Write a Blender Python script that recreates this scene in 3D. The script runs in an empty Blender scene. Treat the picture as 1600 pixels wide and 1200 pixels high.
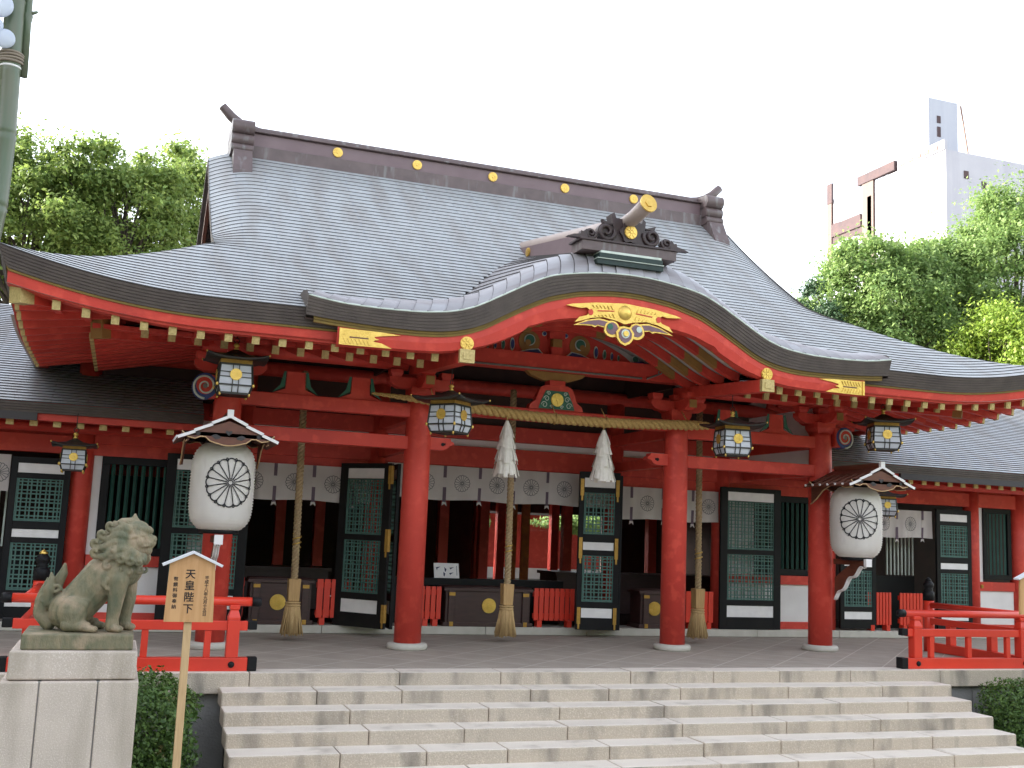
import bpy, math, random
import numpy as np
from mathutils import Matrix, Vector
random.seed(7); RNG = np.random.default_rng(11)
SC = bpy.context.scene
COL = SC.collection
PI = math.pi

# ------------------------------------------------------------------ camera
cam_data = bpy.data.cameras.new("camera")
cam_data.sensor_width = 36.0; cam_data.lens = 37.885
cam_data.clip_start = 0.1; cam_data.clip_end = 2000.0
cam = bpy.data.objects.new("camera", cam_data); COL.objects.link(cam)
rt = Vector((0.93940447, -0.34042478, 0.04037575)); up = Vector((-0.08505072, -0.11734616, 0.98944239)); fw = Vector((0.33209277, 0.9329206, 0.13918888))
M = Matrix(((rt.x, up.x, -fw.x, -5.78027), (rt.y, up.y, -fw.y, -14.39674), (rt.z, up.z, -fw.z, 1.56303), (0, 0, 0, 1)))
cam.matrix_world = M
SC.camera = cam

# ------------------------------------------------------------------ sky and sun
SUN_EL, SUN_AZ = math.radians(24), math.radians(-62)      # low sun behind the hall, to the left (azimuth from +Y towards +X)
SKY = 0.15
w = bpy.data.worlds.new("World"); SC.world = w; w.use_nodes = True
nt = w.node_tree; nt.nodes.clear()
sky = nt.nodes.new("ShaderNodeTexSky"); sky.sky_type = 'NISHITA'; sky.sun_disc = False
sky.sun_elevation = SUN_EL; sky.sun_rotation = SUN_AZ
sky.air_density = 1.0; sky.dust_density = 2.0; sky.ozone_density = 1.0
hs = nt.nodes.new("ShaderNodeHueSaturation"); hs.inputs['Saturation'].default_value = 0.36
bg = nt.nodes.new("ShaderNodeBackground"); bg.inputs[1].default_value = SKY
out = nt.nodes.new("ShaderNodeOutputWorld")
nt.links.new(sky.outputs[0], hs.inputs['Color']); nt.links.new(hs.outputs[0], bg.inputs[0]); nt.links.new(bg.outputs[0], out.inputs[0])
sd = bpy.data.lights.new("sun", 'SUN'); sd.energy = 3.0; sd.angle = math.radians(0.5); sd.color = (1.0, 0.93, 0.82)
sun = bpy.data.objects.new("sun", sd); COL.objects.link(sun)
sdir = Vector((math.sin(SUN_AZ) * math.cos(SUN_EL), math.cos(SUN_AZ) * math.cos(SUN_EL), math.sin(SUN_EL)))
sun.rotation_euler = sdir.to_track_quat('Z', 'Y').to_euler()
SC.view_settings.view_transform = 'Standard'; SC.view_settings.look = 'None'
SC.view_settings.exposure = 2.42; SC.view_settings.gamma = 1.0
SC.cycles.max_bounces = 8; SC.cycles.diffuse_bounces = 4

# ------------------------------------------------------------------ materials
MATS = {}
def mat(name, c1, c2=None, scale=4.0, rough=0.6, metal=0.0, bump=0.0, bscale=None, detail=6.0, stretch=(1, 1, 1), spec=0.5,
        speck=None, speck_scale=120.0, spot=None, spot_scale=1.5, spot_stretch=(1, 1, 1), spot_lo=0.55, spot_hi=0.7, transl=0.0, island=None):
    m = bpy.data.materials.new(name); m.use_nodes = True
    n = m.node_tree; L = n.links; b = n.nodes["Principled BSDF"]
    b.inputs['Roughness'].default_value = rough; b.inputs['Metallic'].default_value = metal
    b.inputs['Specular IOR Level'].default_value = spec
    tc = n.nodes.new("ShaderNodeTexCoord")
    def noise(sc, st, det):
        mp = n.nodes.new("ShaderNodeMapping"); mp.inputs['Scale'].default_value = st
        L.new(tc.outputs['Object'], mp.inputs[0])
        t = n.nodes.new("ShaderNodeTexNoise"); t.inputs['Scale'].default_value = sc; t.inputs['Detail'].default_value = det
        L.new(mp.outputs[0], t.inputs['Vector']); return t
    def mixc(fac, a, bcol):
        mx = n.nodes.new("ShaderNodeMix"); mx.data_type = 'RGBA'
        L.new(fac, mx.inputs[0])
        for s, v in ((6, a), (7, bcol)):
            if hasattr(v, 'is_output'): L.new(v, mx.inputs[s])
            else: mx.inputs[s].default_value = (*v, 1)
        return mx.outputs[2]
    def ramp(src, lo, hi):
        r = n.nodes.new("ShaderNodeMapRange"); r.inputs[1].default_value = lo; r.inputs[2].default_value = hi
        L.new(src, r.inputs[0]); return r.outputs[0]
    col = None
    if c2 is not None:
        t = noise(scale, stretch, detail)
        col = mixc(ramp(t.outputs[0], 0.3, 0.7), c1, c2)
    else: col = c1
    if island is not None:
        g = n.nodes.new("ShaderNodeNewGeometry")
        col = mixc(g.outputs['Random Per Island'], col, island)
    if speck is not None:
        t = noise(speck_scale, (1, 1, 1), 2.0)
        col = mixc(ramp(t.outputs[0], 0.52, 0.66), col, speck)
    if spot is not None:
        t = noise(spot_scale, spot_stretch, 7.0)
        col = mixc(ramp(t.outputs[0], spot_lo, spot_hi), col, spot)
    if hasattr(col, 'is_output'): L.new(col, b.inputs['Base Color'])
    else: b.inputs['Base Color'].default_value = (*col, 1)
    if bump > 0:
        t = noise(bscale or scale * 6, stretch, 5.0)
        bp = n.nodes.new("ShaderNodeBump"); bp.inputs['Strength'].default_value = bump; bp.inputs['Distance'].default_value = 0.02
        L.new(t.outputs[0], bp.inputs['Height']); L.new(bp.outputs[0], b.inputs['Normal'])
    if transl > 0:
        tr = n.nodes.new("ShaderNodeBsdfTranslucent")
        if hasattr(col, 'is_output'): L.new(col, tr.inputs[0])
        else: tr.inputs[0].default_value = (*col, 1)
        ms = n.nodes.new("ShaderNodeMixShader"); ms.inputs[0].default_value = transl
        L.new(b.outputs[0], ms.inputs[1]); L.new(tr.outputs[0], ms.inputs[2])
        L.new(ms.outputs[0], n.nodes["Material Output"].inputs[0])
    MATS[name] = m; return m

RED = mat("vermilion_paint", (0.60, 0.060, 0.040), (0.50, 0.047, 0.035), 1.6, rough=0.5, spec=0.3, bump=0.10, bscale=26, stretch=(1, 1, 0.35), speck=(0.635, 0.074, 0.050), speck_scale=7.0,
          spot=(0.42, 0.047, 0.034), spot_scale=1.3, spot_stretch=(1, 1, 0.3), spot_lo=0.56, spot_hi=0.80)
REDRAIL = mat("fresh_red_paint", (0.72, 0.046, 0.022), (0.60, 0.036, 0.02), 2.0, rough=0.38, bump=0.05, bscale=30)
WHITE = mat("white_plaster", (0.77, 0.735, 0.73), (0.69, 0.655, 0.65), 2.5, rough=0.85, bump=0.1, bscale=25)
WPAINT = mat("white_paint", (0.84, 0.81, 0.81), (0.76, 0.73, 0.73), 9, rough=0.6)
BLACK = mat("black_lacquer", (0.007, 0.007, 0.009), (0.012, 0.011, 0.012), 3, rough=0.5, spec=0.18)
GOLD = mat("gilt_metal", (0.74, 0.50, 0.13), (0.60, 0.385, 0.09), 14, rough=0.36, metal=0.75, bump=0.12, bscale=60)
GOLDCAP = mat("gilt_cap", (0.58, 0.45, 0.20), (0.42, 0.31, 0.12), 40, rough=0.5, metal=0.35, bump=0.3, bscale=120)
BRASS = mat("brass_fitting", (0.50, 0.29, 0.07), (0.38, 0.21, 0.05), 20, rough=0.45, metal=0.7)
TEAL = mat("verdigris_paint", (0.085, 0.175, 0.15), (0.06, 0.135, 0.115), 5, rough=0.65)
DTEAL = mat("dark_green_paint", (0.020, 0.085, 0.065), (0.016, 0.06, 0.05), 5, rough=0.6)
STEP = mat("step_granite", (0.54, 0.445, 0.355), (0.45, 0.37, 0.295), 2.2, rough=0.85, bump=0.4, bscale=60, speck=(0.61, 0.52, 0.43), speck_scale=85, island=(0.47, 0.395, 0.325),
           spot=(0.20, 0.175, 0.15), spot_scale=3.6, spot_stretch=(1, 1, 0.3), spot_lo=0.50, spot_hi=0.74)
SKYLIT = mat("skylit_tread_granite", (0.76, 0.68, 0.595), (0.66, 0.585, 0.51), 2.2, rough=0.6, bump=0.3, bscale=60, speck=(0.78, 0.73, 0.66), speck_scale=90, spot=(0.42, 0.37, 0.32), spot_scale=3.0, spot_lo=0.56, spot_hi=0.8)  # step granite with the stronger sky light on top faces put into its colour
GRANITE = mat("pedestal_granite", (0.60, 0.505, 0.435), (0.50, 0.42, 0.36), 3, rough=0.8, bump=0.25, bscale=80, speck=(0.68, 0.60, 0.54), speck_scale=110,
              spot=(0.33, 0.275, 0.215), spot_scale=1.4, spot_stretch=(2.2, 2.2, 0.35), spot_lo=0.52, spot_hi=0.75)
BASESTONE = mat("base_stone", (0.55, 0.52, 0.47), (0.46, 0.43, 0.38), 5, rough=0.8, bump=0.2, bscale=70)
BLOCKWALL = mat("retaining_stone", (0.30, 0.29, 0.28), (0.21, 0.20, 0.19), 3, rough=0.9, bump=0.4, bscale=40)
WOOD = mat("placard_wood", (0.60, 0.34, 0.155), (0.50, 0.265, 0.11), 6, rough=0.6, stretch=(6, 6, 0.5), bump=0.08)
POSTWOOD = mat("post_wood", (0.60, 0.41, 0.22), (0.50, 0.32, 0.165), 8, rough=0.65, stretch=(8, 8, 0.6))
BOXWOOD = mat("rope_grip_wood", (0.50, 0.31, 0.13), (0.40, 0.235, 0.095), 8, rough=0.6, stretch=(8, 8, 0.8))
BROWN = mat("brown_stained_wood", (0.155, 0.052, 0.030), (0.105, 0.036, 0.022), 6, rough=0.5, stretch=(1, 1, 6))
CHEST = mat("dark_chest_wood", (0.060, 0.026, 0.024), (0.042, 0.019, 0.018), 5, rough=0.45, stretch=(1, 1, 5))
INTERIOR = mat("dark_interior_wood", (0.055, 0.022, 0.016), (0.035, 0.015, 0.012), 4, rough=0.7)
OCHRE = mat("ochre_paint", (0.33, 0.17, 0.04), (0.26, 0.13, 0.035), 8, rough=0.6)
OLIVE = mat("olive_moss_edge", (0.20, 0.13, 0.025), (0.15, 0.095, 0.025), 9, rough=0.8)
BLUEP = mat("blue_paint", (0.035, 0.06, 0.22), (0.03, 0.05, 0.17), 8, rough=0.6)
GREENP = mat("green_paint", (0.03, 0.14, 0.09), (0.025, 0.11, 0.07), 8, rough=0.6)
PALE = mat("pale_outline_paint", (0.62, 0.68, 0.62), (0.5, 0.56, 0.5), 8, rough=0.6)
PURPLE = mat("purple_brown_paint", (0.20, 0.105, 0.13), (0.16, 0.085, 0.105), 8, rough=0.55)
GREYB = mat("grey_bead_paint", (0.22, 0.21, 0.19), (0.16, 0.155, 0.14), 9, rough=0.7)
PAPER = mat("lantern_paper", (0.84, 0.79, 0.745), (0.76, 0.71, 0.67), 3, rough=0.75, transl=0.25)
INK = mat("black_ink", (0.014, 0.013, 0.016), None, rough=0.7)
CLOTH = mat("white_cloth", (0.68, 0.62, 0.60), (0.60, 0.54, 0.52), 3, rough=0.9, bump=0.15, bscale=14, transl=0.2)
MAUVE = mat("mauve_ribbon", (0.15, 0.105, 0.14), (0.12, 0.08, 0.11), 8, rough=0.8)
CRESTINK = mat("grey_crest_print", (0.17, 0.16, 0.165), None, rough=0.9)
ROPE = mat("straw_rope", (0.52, 0.34, 0.12), (0.36, 0.22, 0.075), 40, rough=0.85, bump=0.4, bscale=90)
BELLROPE = mat("hemp_rope", (0.44, 0.32, 0.18), (0.29, 0.20, 0.105), 40, rough=0.9, bump=0.4, bscale=90)
STRAW = mat("straw_tassel", (0.66, 0.47, 0.24), (0.48, 0.32, 0.15), 30, rough=0.85, stretch=(6, 6, 0.5), island=(0.45, 0.29, 0.13))
TASSEL = mat("white_paper_tassel", (0.86, 0.81, 0.75), (0.76, 0.71, 0.64), 20, rough=0.9, transl=0.2)
BRONZE = mat("weathered_statue", (0.25, 0.205, 0.125), (0.105, 0.115, 0.07), 9, stretch=(1.5, 1.5, 0.7), rough=0.72, bump=0.5, bscale=34, spot=(0.37, 0.275, 0.185), spot_scale=5.0, spot_lo=0.5, spot_hi=0.7)
BAMBOO = mat("bamboo", (0.085, 0.125, 0.075), (0.125, 0.13, 0.085), 7, rough=0.35, stretch=(5, 5, 0.6))
BARKC = mat("tree_bark", (0.062, 0.048, 0.036), (0.035, 0.028, 0.022), 8, rough=0.9, bump=0.5)
COPPERTRIM = mat("ridge_copper", (0.135, 0.095, 0.095), (0.095, 0.066, 0.066), 5, rough=0.5, spot=(0.21, 0.20, 0.20), spot_scale=9, spot_stretch=(1, 1, 0.2), spot_lo=0.56, spot_hi=0.75)
RIDGEFACE = mat("ridge_face_copper", (0.185, 0.125, 0.135), (0.155, 0.10, 0.11), 3, rough=0.5)
PINKCOPPER = mat("pale_ridge_copper", (0.40, 0.315, 0.285), (0.33, 0.26, 0.235), 4, rough=0.5)
DARKCARVE = mat("dark_carved_copper", (0.055, 0.032, 0.032), (0.036, 0.022, 0.024), 9, rough=0.5)
VERDI = mat("verdigris_copper", (0.014, 0.034, 0.030), (0.009, 0.02, 0.018), 9, rough=0.6)
LEADROOF = mat("white_capping", (0.72, 0.72, 0.75), (0.62, 0.62, 0.66), 6, rough=0.4)
BARKEDGE = mat("layered_eave_edge", (0.098, 0.076, 0.066), (0.068, 0.052, 0.047), 5, rough=0.75, stretch=(1, 1, 1), bump=0.2, bscale=40)
LIPDARK = mat("course_underlap", (0.055, 0.05, 0.052), None, rough=0.8)  # shadow line under each roof course put into the colour of its lip
LANTBLACK = mat("lantern_bronze", (0.022, 0.021, 0.020), (0.035, 0.032, 0.028), 12, rough=0.45, metal=0.4)
OPAL = mat("opal_pane", (0.78, 0.80, 0.86), (0.70, 0.72, 0.79), 5, rough=0.35, transl=0.35)
SOFFIT = mat("soffit_board", (0.50, 0.48, 0.45), (0.40, 0.38, 0.36), 5, rough=0.85)
CONC = mat("pale_cladding", (0.40, 0.40, 0.44), (0.35, 0.35, 0.39), 0.35, rough=0.6, spot=(0.32, 0.32, 0.37), spot_scale=0.25, spot_stretch=(3, 3, 0.25), spot_lo=0.5, spot_hi=0.8)
RUST = mat("rusty_brown_steel", (0.19, 0.115, 0.085), (0.13, 0.075, 0.055), 1.2, rough=0.7)
ROUGHDARK = mat("dark_opening", (0.05, 0.035, 0.04), (0.08, 0.05, 0.05), 1, rough=0.9)
ORANGE = mat("brocade_orange", (0.55, 0.16, 0.025), (0.38, 0.085, 0.02), 9, rough=0.6)
HEDGE = mat("hedge_leaf", (0.065, 0.135, 0.03), (0.04, 0.09, 0.02), 3, rough=0.5, island=(0.125, 0.21, 0.045), transl=0.25, spot=(0.14, 0.10, 0.035), spot_scale=6, spot_lo=0.66, spot_hi=0.74)
LEAF = {}
LEAF['left'] = mat("camphor_leaf", (0.165, 0.255, 0.065), (0.12, 0.205, 0.052), 0.6, rough=0.6, island=(0.26, 0.335, 0.08), transl=0.5)
LEAF['right'] = mat("bright_leaf", (0.15, 0.255, 0.075), (0.11, 0.205, 0.058), 0.5, rough=0.6, island=(0.24, 0.335, 0.10), transl=0.5)
LEAF['yellow'] = mat("yellow_green_leaf", (0.20, 0.32, 0.04), (0.15, 0.26, 0.035), 0.5, rough=0.5, island=(0.30, 0.39, 0.06), transl=0.5)
LEAF['conifer'] = mat("conifer_needle", (0.030, 0.075, 0.030), (0.022, 0.058, 0.024), 0.6, rough=0.6, island=(0.05, 0.10, 0.04), transl=0.2)
GROUNDM = mat("gravel_ground", (0.34, 0.31, 0.27), (0.26, 0.24, 0.21), 1.5, rough=0.95, bump=0.6, bscale=60, speck=(0.45, 0.42, 0.38), speck_scale=60)
DISC = mat("clear_white_disc", (0.78, 0.82, 0.90), (0.66, 0.72, 0.85), 8, rough=0.2, transl=0.4)

def tile_mat():                      # paving of the terrace: big slabs laid on the diagonal
    m = mat("terrace_paving", (0.43, 0.37, 0.31), (0.35, 0.30, 0.255), 3, rough=0.8, bump=0.15, bscale=60, speck=(0.29, 0.26, 0.23), speck_scale=100)
    n = m.node_tree; L = n.links; b = n.nodes["Principled BSDF"]
    src = b.inputs['Base Color'].links[0].from_socket
    g = n.nodes.new("ShaderNodeTexCoord"); mp = n.nodes.new("ShaderNodeMapping"); mp.inputs['Rotation'].default_value = (0, 0, PI / 4)
    br = n.nodes.new("ShaderNodeTexBrick"); br.offset = 0.0; br.inputs['Scale'].default_value = 1.0
    br.inputs['Brick Width'].default_value = 0.62; br.inputs['Row Height'].default_value = 0.62; br.inputs['Mortar Size'].default_value = 0.009
    L.new(g.outputs['Object'], mp.inputs[0]); L.new(mp.outputs[0], br.inputs[0])
    mx = n.nodes.new("ShaderNodeMix"); mx.data_type = 'RGBA'; L.new(br.outputs['Fac'], mx.inputs[0]); L.new(src, mx.inputs[6]); mx.inputs[7].default_value = (0.54, 0.49, 0.43, 1)
    L.new(mx.outputs[2], b.inputs['Base Color']); return m
PAVING = tile_mat()

def roof_mat(name, ca, cb, stain, bw=0.9, rough=0.42, mortar=0.012, mcol=(0.20, 0.19, 0.19)):   # copper shingles: tile joints and patina follow the UV (u = metres along a course, v = course number)
    m = bpy.data.materials.new(name); m.use_nodes = True; n = m.node_tree; L = n.links; b = n.nodes["Principled BSDF"]
    uv = n.nodes.new("ShaderNodeUVMap"); uv.uv_map = "UVMap"
    br = n.nodes.new("ShaderNodeTexBrick"); br.offset = 0.5; br.inputs['Scale'].default_value = 1.0
    br.inputs['Brick Width'].default_value = bw; br.inputs['Row Height'].default_value = 1.0; br.inputs['Mortar Size'].default_value = mortar
    br.inputs['Color1'].default_value = (0, 0, 0, 1); br.inputs['Color2'].default_value = (1, 1, 1, 1); br.inputs['Mortar'].default_value = (0.5, 0.5, 0.5, 1)
    L.new(uv.outputs[0], br.inputs[0])
    mp = n.nodes.new("ShaderNodeMapping"); mp.inputs['Scale'].default_value = (2.4, 0.07, 1)
    L.new(uv.outputs[0], mp.inputs[0])
    t = n.nodes.new("ShaderNodeTexNoise"); t.inputs['Scale'].default_value = 1.6; t.inputs['Detail'].default_value = 8
    L.new(mp.outputs[0], t.inputs['Vector'])
    def mix(f, a, c):
        mx = n.nodes.new("ShaderNodeMix"); mx.data_type = 'RGBA'
        if hasattr(f, 'is_output'): L.new(f, mx.inputs[0])
        else: mx.inputs[0].default_value = f
        for s, v in ((6, a), (7, c)):
            if hasattr(v, 'is_output'): L.new(v, mx.inputs[s])
            else: mx.inputs[s].default_value = (*v, 1)
        return mx.outputs[2]
    base = mix(br.outputs['Color'], ca, cb)
    r = n.nodes.new("ShaderNodeMapRange"); r.inputs[1].default_value = 0.42; r.inputs[2].default_value = 0.66; L.new(t.outputs[0], r.inputs[0])
    base = mix(r.outputs[0], base, stain)
    base = mix(br.outputs['Fac'], base, mcol)
    L.new(base, b.inputs['Base Color']); b.inputs['Roughness'].default_value = rough; b.inputs['Metallic'].default_value = 0.15
    bp = n.nodes.new("ShaderNodeBump"); bp.inputs['Strength'].default_value = 0.15; bp.inputs['Distance'].default_value = 0.02
    L.new(t.outputs[0], bp.inputs['Height']); L.new(bp.outputs[0], b.inputs['Normal'])
    MATS[name] = m; return m
ROOF = roof_mat("copper_roof", (0.335, 0.350, 0.362), (0.37, 0.385, 0.398), (0.29, 0.283, 0.28), rough=0.47, mcol=(0.285, 0.30, 0.325))
KROOF = roof_mat("curved_gable_copper", (0.30, 0.285, 0.30), (0.37, 0.365, 0.39), (0.235, 0.205, 0.21), bw=60.0, rough=0.36, mortar=0.035, mcol=(0.075, 0.065, 0.07))
WROOF = roof_mat("wing_copper_roof", (0.30, 0.31, 0.335), (0.35, 0.365, 0.395), (0.26, 0.245, 0.245), rough=0.40)

# ------------------------------------------------------------------ mesh building
class MB:
    def __init__(s): s.V = []; s.F = []; s.m = []; s.sm = []; s.uv = {}
    def add(s, vs, fs, mi=0, smooth=False):
        o = len(s.V); s.V.extend(tuple(v) for v in vs)
        for f in fs: s.F.append(tuple(i + o for i in f)); s.m.append(mi); s.sm.append(smooth)
        return o
    def box(s, x0, x1, y0, y1, z0, z1, mi=0, top=None):
        if x0 > x1: x0, x1 = x1, x0
        if y0 > y1: y0, y1 = y1, y0
        if z0 > z1: z0, z1 = z1, z0
        s.add([(x0, y0, z0), (x1, y0, z0), (x1, y1, z0), (x0, y1, z0), (x0, y0, z1), (x1, y0, z1), (x1, y1, z1), (x0, y1, z1)],
              [(0, 3, 2, 1), (4, 5, 6, 7), (0, 1, 5, 4), (1, 2, 6, 5), (2, 3, 7, 6), (3, 0, 4, 7)], mi)
        if top is not None: s.m[-5] = top
        return s
    def beam(s, p0, p1, wd, ht, mi=0, upv=(0, 0, 1), w1=None, h1=None):   # box from p0 to p1, centred
        p0, p1 = Vector(p0), Vector(p1); d = (p1 - p0).normalized(); r = d.cross(Vector(upv)).normalized(); u = r.cross(d)
        w1 = w1 or wd; h1 = h1 or ht; vs = []
        for p, a, b in ((p0, wd, ht), (p1, w1, h1)):
            for sx, sz in ((-1, -1), (1, -1), (1, 1), (-1, 1)): vs.append(p + r * (sx * a / 2) + u * (sz * b / 2))
        s.add(vs, [(0, 1, 2, 3), (7, 6, 5, 4), (0, 4, 5, 1), (1, 5, 6, 2), (2, 6, 7, 3), (3, 7, 4, 0)], mi); return s
    def cyl(s, p0, p1, r0, r1=None, n=16, mi=0, caps=True):
        p0, p1 = Vector(p0), Vector(p1); r1 = r0 if r1 is None else r1
        d = (p1 - p0).normalized(); a = d.orthogonal().normalized(); b = d.cross(a); vs = []
        for p, r in ((p0, r0), (p1, r1)):
            for i in range(n):
                t = 2 * PI * i / n; vs.append(p + (a * math.cos(t) + b * math.sin(t)) * r)
        o = s.add(vs, [(i, (i + 1) % n, n + (i + 1) % n, n + i) for i in range(n)], mi, True)
        if caps:
            s.F.append(tuple(o + i for i in reversed(range(n)))); s.m.append(mi); s.sm.append(False)
            s.F.append(tuple(o + n + i for i in range(n))); s.m.append(mi); s.sm.append(False)
        return s
    def tube(s, pts, r, n=8, mi=0, squash=1.0):
        pts = [Vector(p) for p in pts]; k = len(pts); rs = r if isinstance(r, (list, tuple)) else [r] * k
        a = None; vs = []
        for i, p in enumerate(pts):
            d = (pts[min(i + 1, k - 1)] - pts[max(i - 1, 0)]).normalized()
            a = d.orthogonal().normalized() if a is None else (a - d * a.dot(d)).normalized()
            b = d.cross(a)
            for j in range(n):
                t = 2 * PI * j / n; vs.append(p + (a * math.cos(t) + b * math.sin(t) * squash) * rs[i])
        fs = [(i * n + j, i * n + (j + 1) % n, (i + 1) * n + (j + 1) % n, (i + 1) * n + j) for i in range(k - 1) for j in range(n)]
        fs += [tuple(reversed(range(n))), tuple((k - 1) * n + j for j in range(n))]
        s.add(vs, fs, mi, True); return s
    def lathe(s, prof, c=(0, 0, 0), n=24, mi=0, smooth=True, rot=0.0):   # profile [(r, z)] round a vertical axis
        vs = []
        for r, z in prof:
            for i in range(n):
                t = 2 * PI * i / n + rot; vs.append((c[0] + r * math.cos(t), c[1] + r * math.sin(t), c[2] + z))
        k = len(prof)
        fs = [(i * n + j, i * n + (j + 1) % n, (i + 1) * n + (j + 1) % n, (i + 1) * n + j) for i in range(k - 1) for j in range(n)]
        fs += [tuple(reversed(range(n))), tuple((k - 1) * n + j for j in range(n))]
        s.add(vs, fs, mi, smooth); return s
    def prism(s, poly, O, U, Vv, depth, mi=0, smooth_side=False):    # 2-D outline (u, v) in plane O + u U + v V, thickened by depth along U x V
        O, U, Vv = Vector(O), Vector(U), Vector(Vv); N = U.cross(Vv).normalized(); n = len(poly)
        ar = sum(poly[i][0] * poly[(i + 1) % n][1] - poly[(i + 1) % n][0] * poly[i][1] for i in range(n))
        if ar < 0: poly = poly[::-1]
        vs = [O + U * u + Vv * v for u, v in poly] + [O + U * u + Vv * v + N * depth for u, v in poly]
        s.add(vs, [tuple(reversed(range(n))), tuple(range(n, 2 * n))] if depth > 0 else [tuple(range(n)), tuple(reversed(range(n, 2 * n)))], mi)
        fs = [(i, (i + 1) % n, n + (i + 1) % n, n + i) for i in range(n)]
        if depth < 0: fs = [tuple(reversed(f)) for f in fs]
        s.add(vs, fs, mi, smooth_side); return s
    def grid(s, P, mi=0, smooth=True, flip=False, uv=None):
        a, b = len(P), len(P[0]); vs = [p for row in P for p in row]
        fs = []
        for i in range(a - 1):
            for j in range(b - 1):
                f = (i * b + j, i * b + j + 1, (i + 1) * b + j + 1, (i + 1) * b + j)
                fs.append(f[::-1] if flip else f)
        o = s.add(vs, fs, mi, smooth)
        if uv:
            for i in range(a):
                for j in range(b): s.uv[o + i * b + j] = uv[i][j]
        return o
    def build(s, name, mats, parent=None, bevel=0.0, kind=None):
        me = bpy.data.meshes.new(name)
        off = Vector((0, 0, 0))
        if parent is not None:
            p = parent
            while p is not None: off += p.location; p = p.parent
        me.from_pydata([(v[0] - off.x, v[1] - off.y, v[2] - off.z) for v in s.V], [], s.F)
        if not isinstance(mats, (list, tuple)): mats = [mats]
        for m in mats: me.materials.append(m)
        me.polygons.foreach_set("material_index", s.m); me.polygons.foreach_set("use_smooth", s.sm)
        if s.uv:
            l = me.uv_layers.new(name="UVMap"); vi = np.zeros(len(me.loops), np.int32); me.loops.foreach_get("vertex_index", vi)
            tab = np.zeros((len(s.V), 2), np.float32)
            for k, v in s.uv.items(): tab[k] = v
            l.data.foreach_set("uv", tab[vi].ravel())
        me.update()
        o = bpy.data.objects.new(name, me); COL.objects.link(o)
        if parent is not None: o.parent = parent
        if bevel > 0:
            bv = o.modifiers.new("bevel", 'BEVEL'); bv.width = bevel; bv.segments = 2; bv.limit_method = 'ANGLE'; bv.angle_limit = math.radians(50)
        if kind: o['kind'] = kind
        return o

def thing(name, label, cat, loc=(0, 0, 0), group=None):
    o = bpy.data.objects.new(name, None); COL.objects.link(o); o.location = loc; o.empty_display_size = 0.2
    o['label'] = label; o['category'] = cat
    if group: o['group'] = group
    return o
def tag(o, label, cat, group=None):
    o['label'] = label; o['category'] = cat
    if group: o['group'] = group
    return o
def dup(root, loc, rz=None, label=None):
    ch_all = {}
    for o in bpy.data.objects: ch_all.setdefault(o.parent, []).append(o)
    def cp(o, par):
        c = o.copy(); COL.objects.link(c)
        if par is not None: c.parent = par
        for k in ch_all.get(o, []): cp(k, c)
        return c
    r = cp(root, None); r.location = loc
    if rz is not None: r.rotation_euler = (0, 0, rz)
    if label: r['label'] = label
    return r
def interp(x, xs, ys): return float(np.interp(x, xs, ys))
def arc(cx, cy, r, a0, a1, n): return [(cx + r * math.cos(a0 + (a1 - a0) * i / n), cy + r * math.sin(a0 + (a1 - a0) * i / n)) for i in range(n + 1)]
def R(d): return math.radians(d)

# flat ribbons of paint: pts in 2-D, fn maps (u, v) to a point
def ribbon(mb, pts, wd, fn, mi=0, closed=False):
    n = len(pts); L, Rr = [], []
    for i, p in enumerate(pts):
        a = pts[(i - 1) % n] if (closed or i > 0) else p; b = pts[(i + 1) % n] if (closed or i < n - 1) else p
        dx, dy = b[0] - a[0], b[1] - a[1]; q = math.hypot(dx, dy) or 1
        nx, ny = -dy / q * wd / 2, dx / q * wd / 2
        L.append(fn(p[0] + nx, p[1] + ny)); Rr.append(fn(p[0] - nx, p[1] - ny))
    vs = L + Rr; k = n if closed else n - 1
    mb.add(vs, [(n + i, n + (i + 1) % n, (i + 1) % n, i) for i in range(k)], mi)
def chrysanthemum(mb, Rad, wd, fn, mi=0, petals=16, loops=True):
    for k in range(petals):
        a = 2 * PI * (k + 0.5) / petals; da = PI / petals
        c, s_ = math.cos(a), math.sin(a)
        ribbon(mb, [(Rad * q * c, Rad * q * s_) for q in (0.13, 0.4, 0.65, 0.86)], wd * 0.8, fn, mi)
        b = a + da; pts = []
        hw = Rad * 0.86 * math.sin(da)
        for i in range(9):
            t = -PI / 2 + PI * i / 8
            r_ = Rad * 0.86 * math.cos(da) + Rad * 0.135 * math.cos(t); tt = hw * math.sin(t)
            pts.append((r_ * math.cos(b) - tt * math.sin(b), r_ * math.sin(b) + tt * math.cos(b)))
        ribbon(mb, pts, wd, fn, mi)
        if loops:
            rc = Rad * 0.965
            ribbon(mb, [(rc * c + Rad * 0.035 * math.cos(t), rc * s_ + Rad * 0.035 * math.sin(t)) for t in np.linspace(0, 2 * PI, 8, endpoint=False)], wd * 0.8, fn, mi, True)
    ribbon(mb, [(Rad * 0.10 * math.cos(t), Rad * 0.10 * math.sin(t)) for t in np.linspace(0, 2 * PI, 16, endpoint=False)], wd * 0.7, fn, mi, True)
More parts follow.
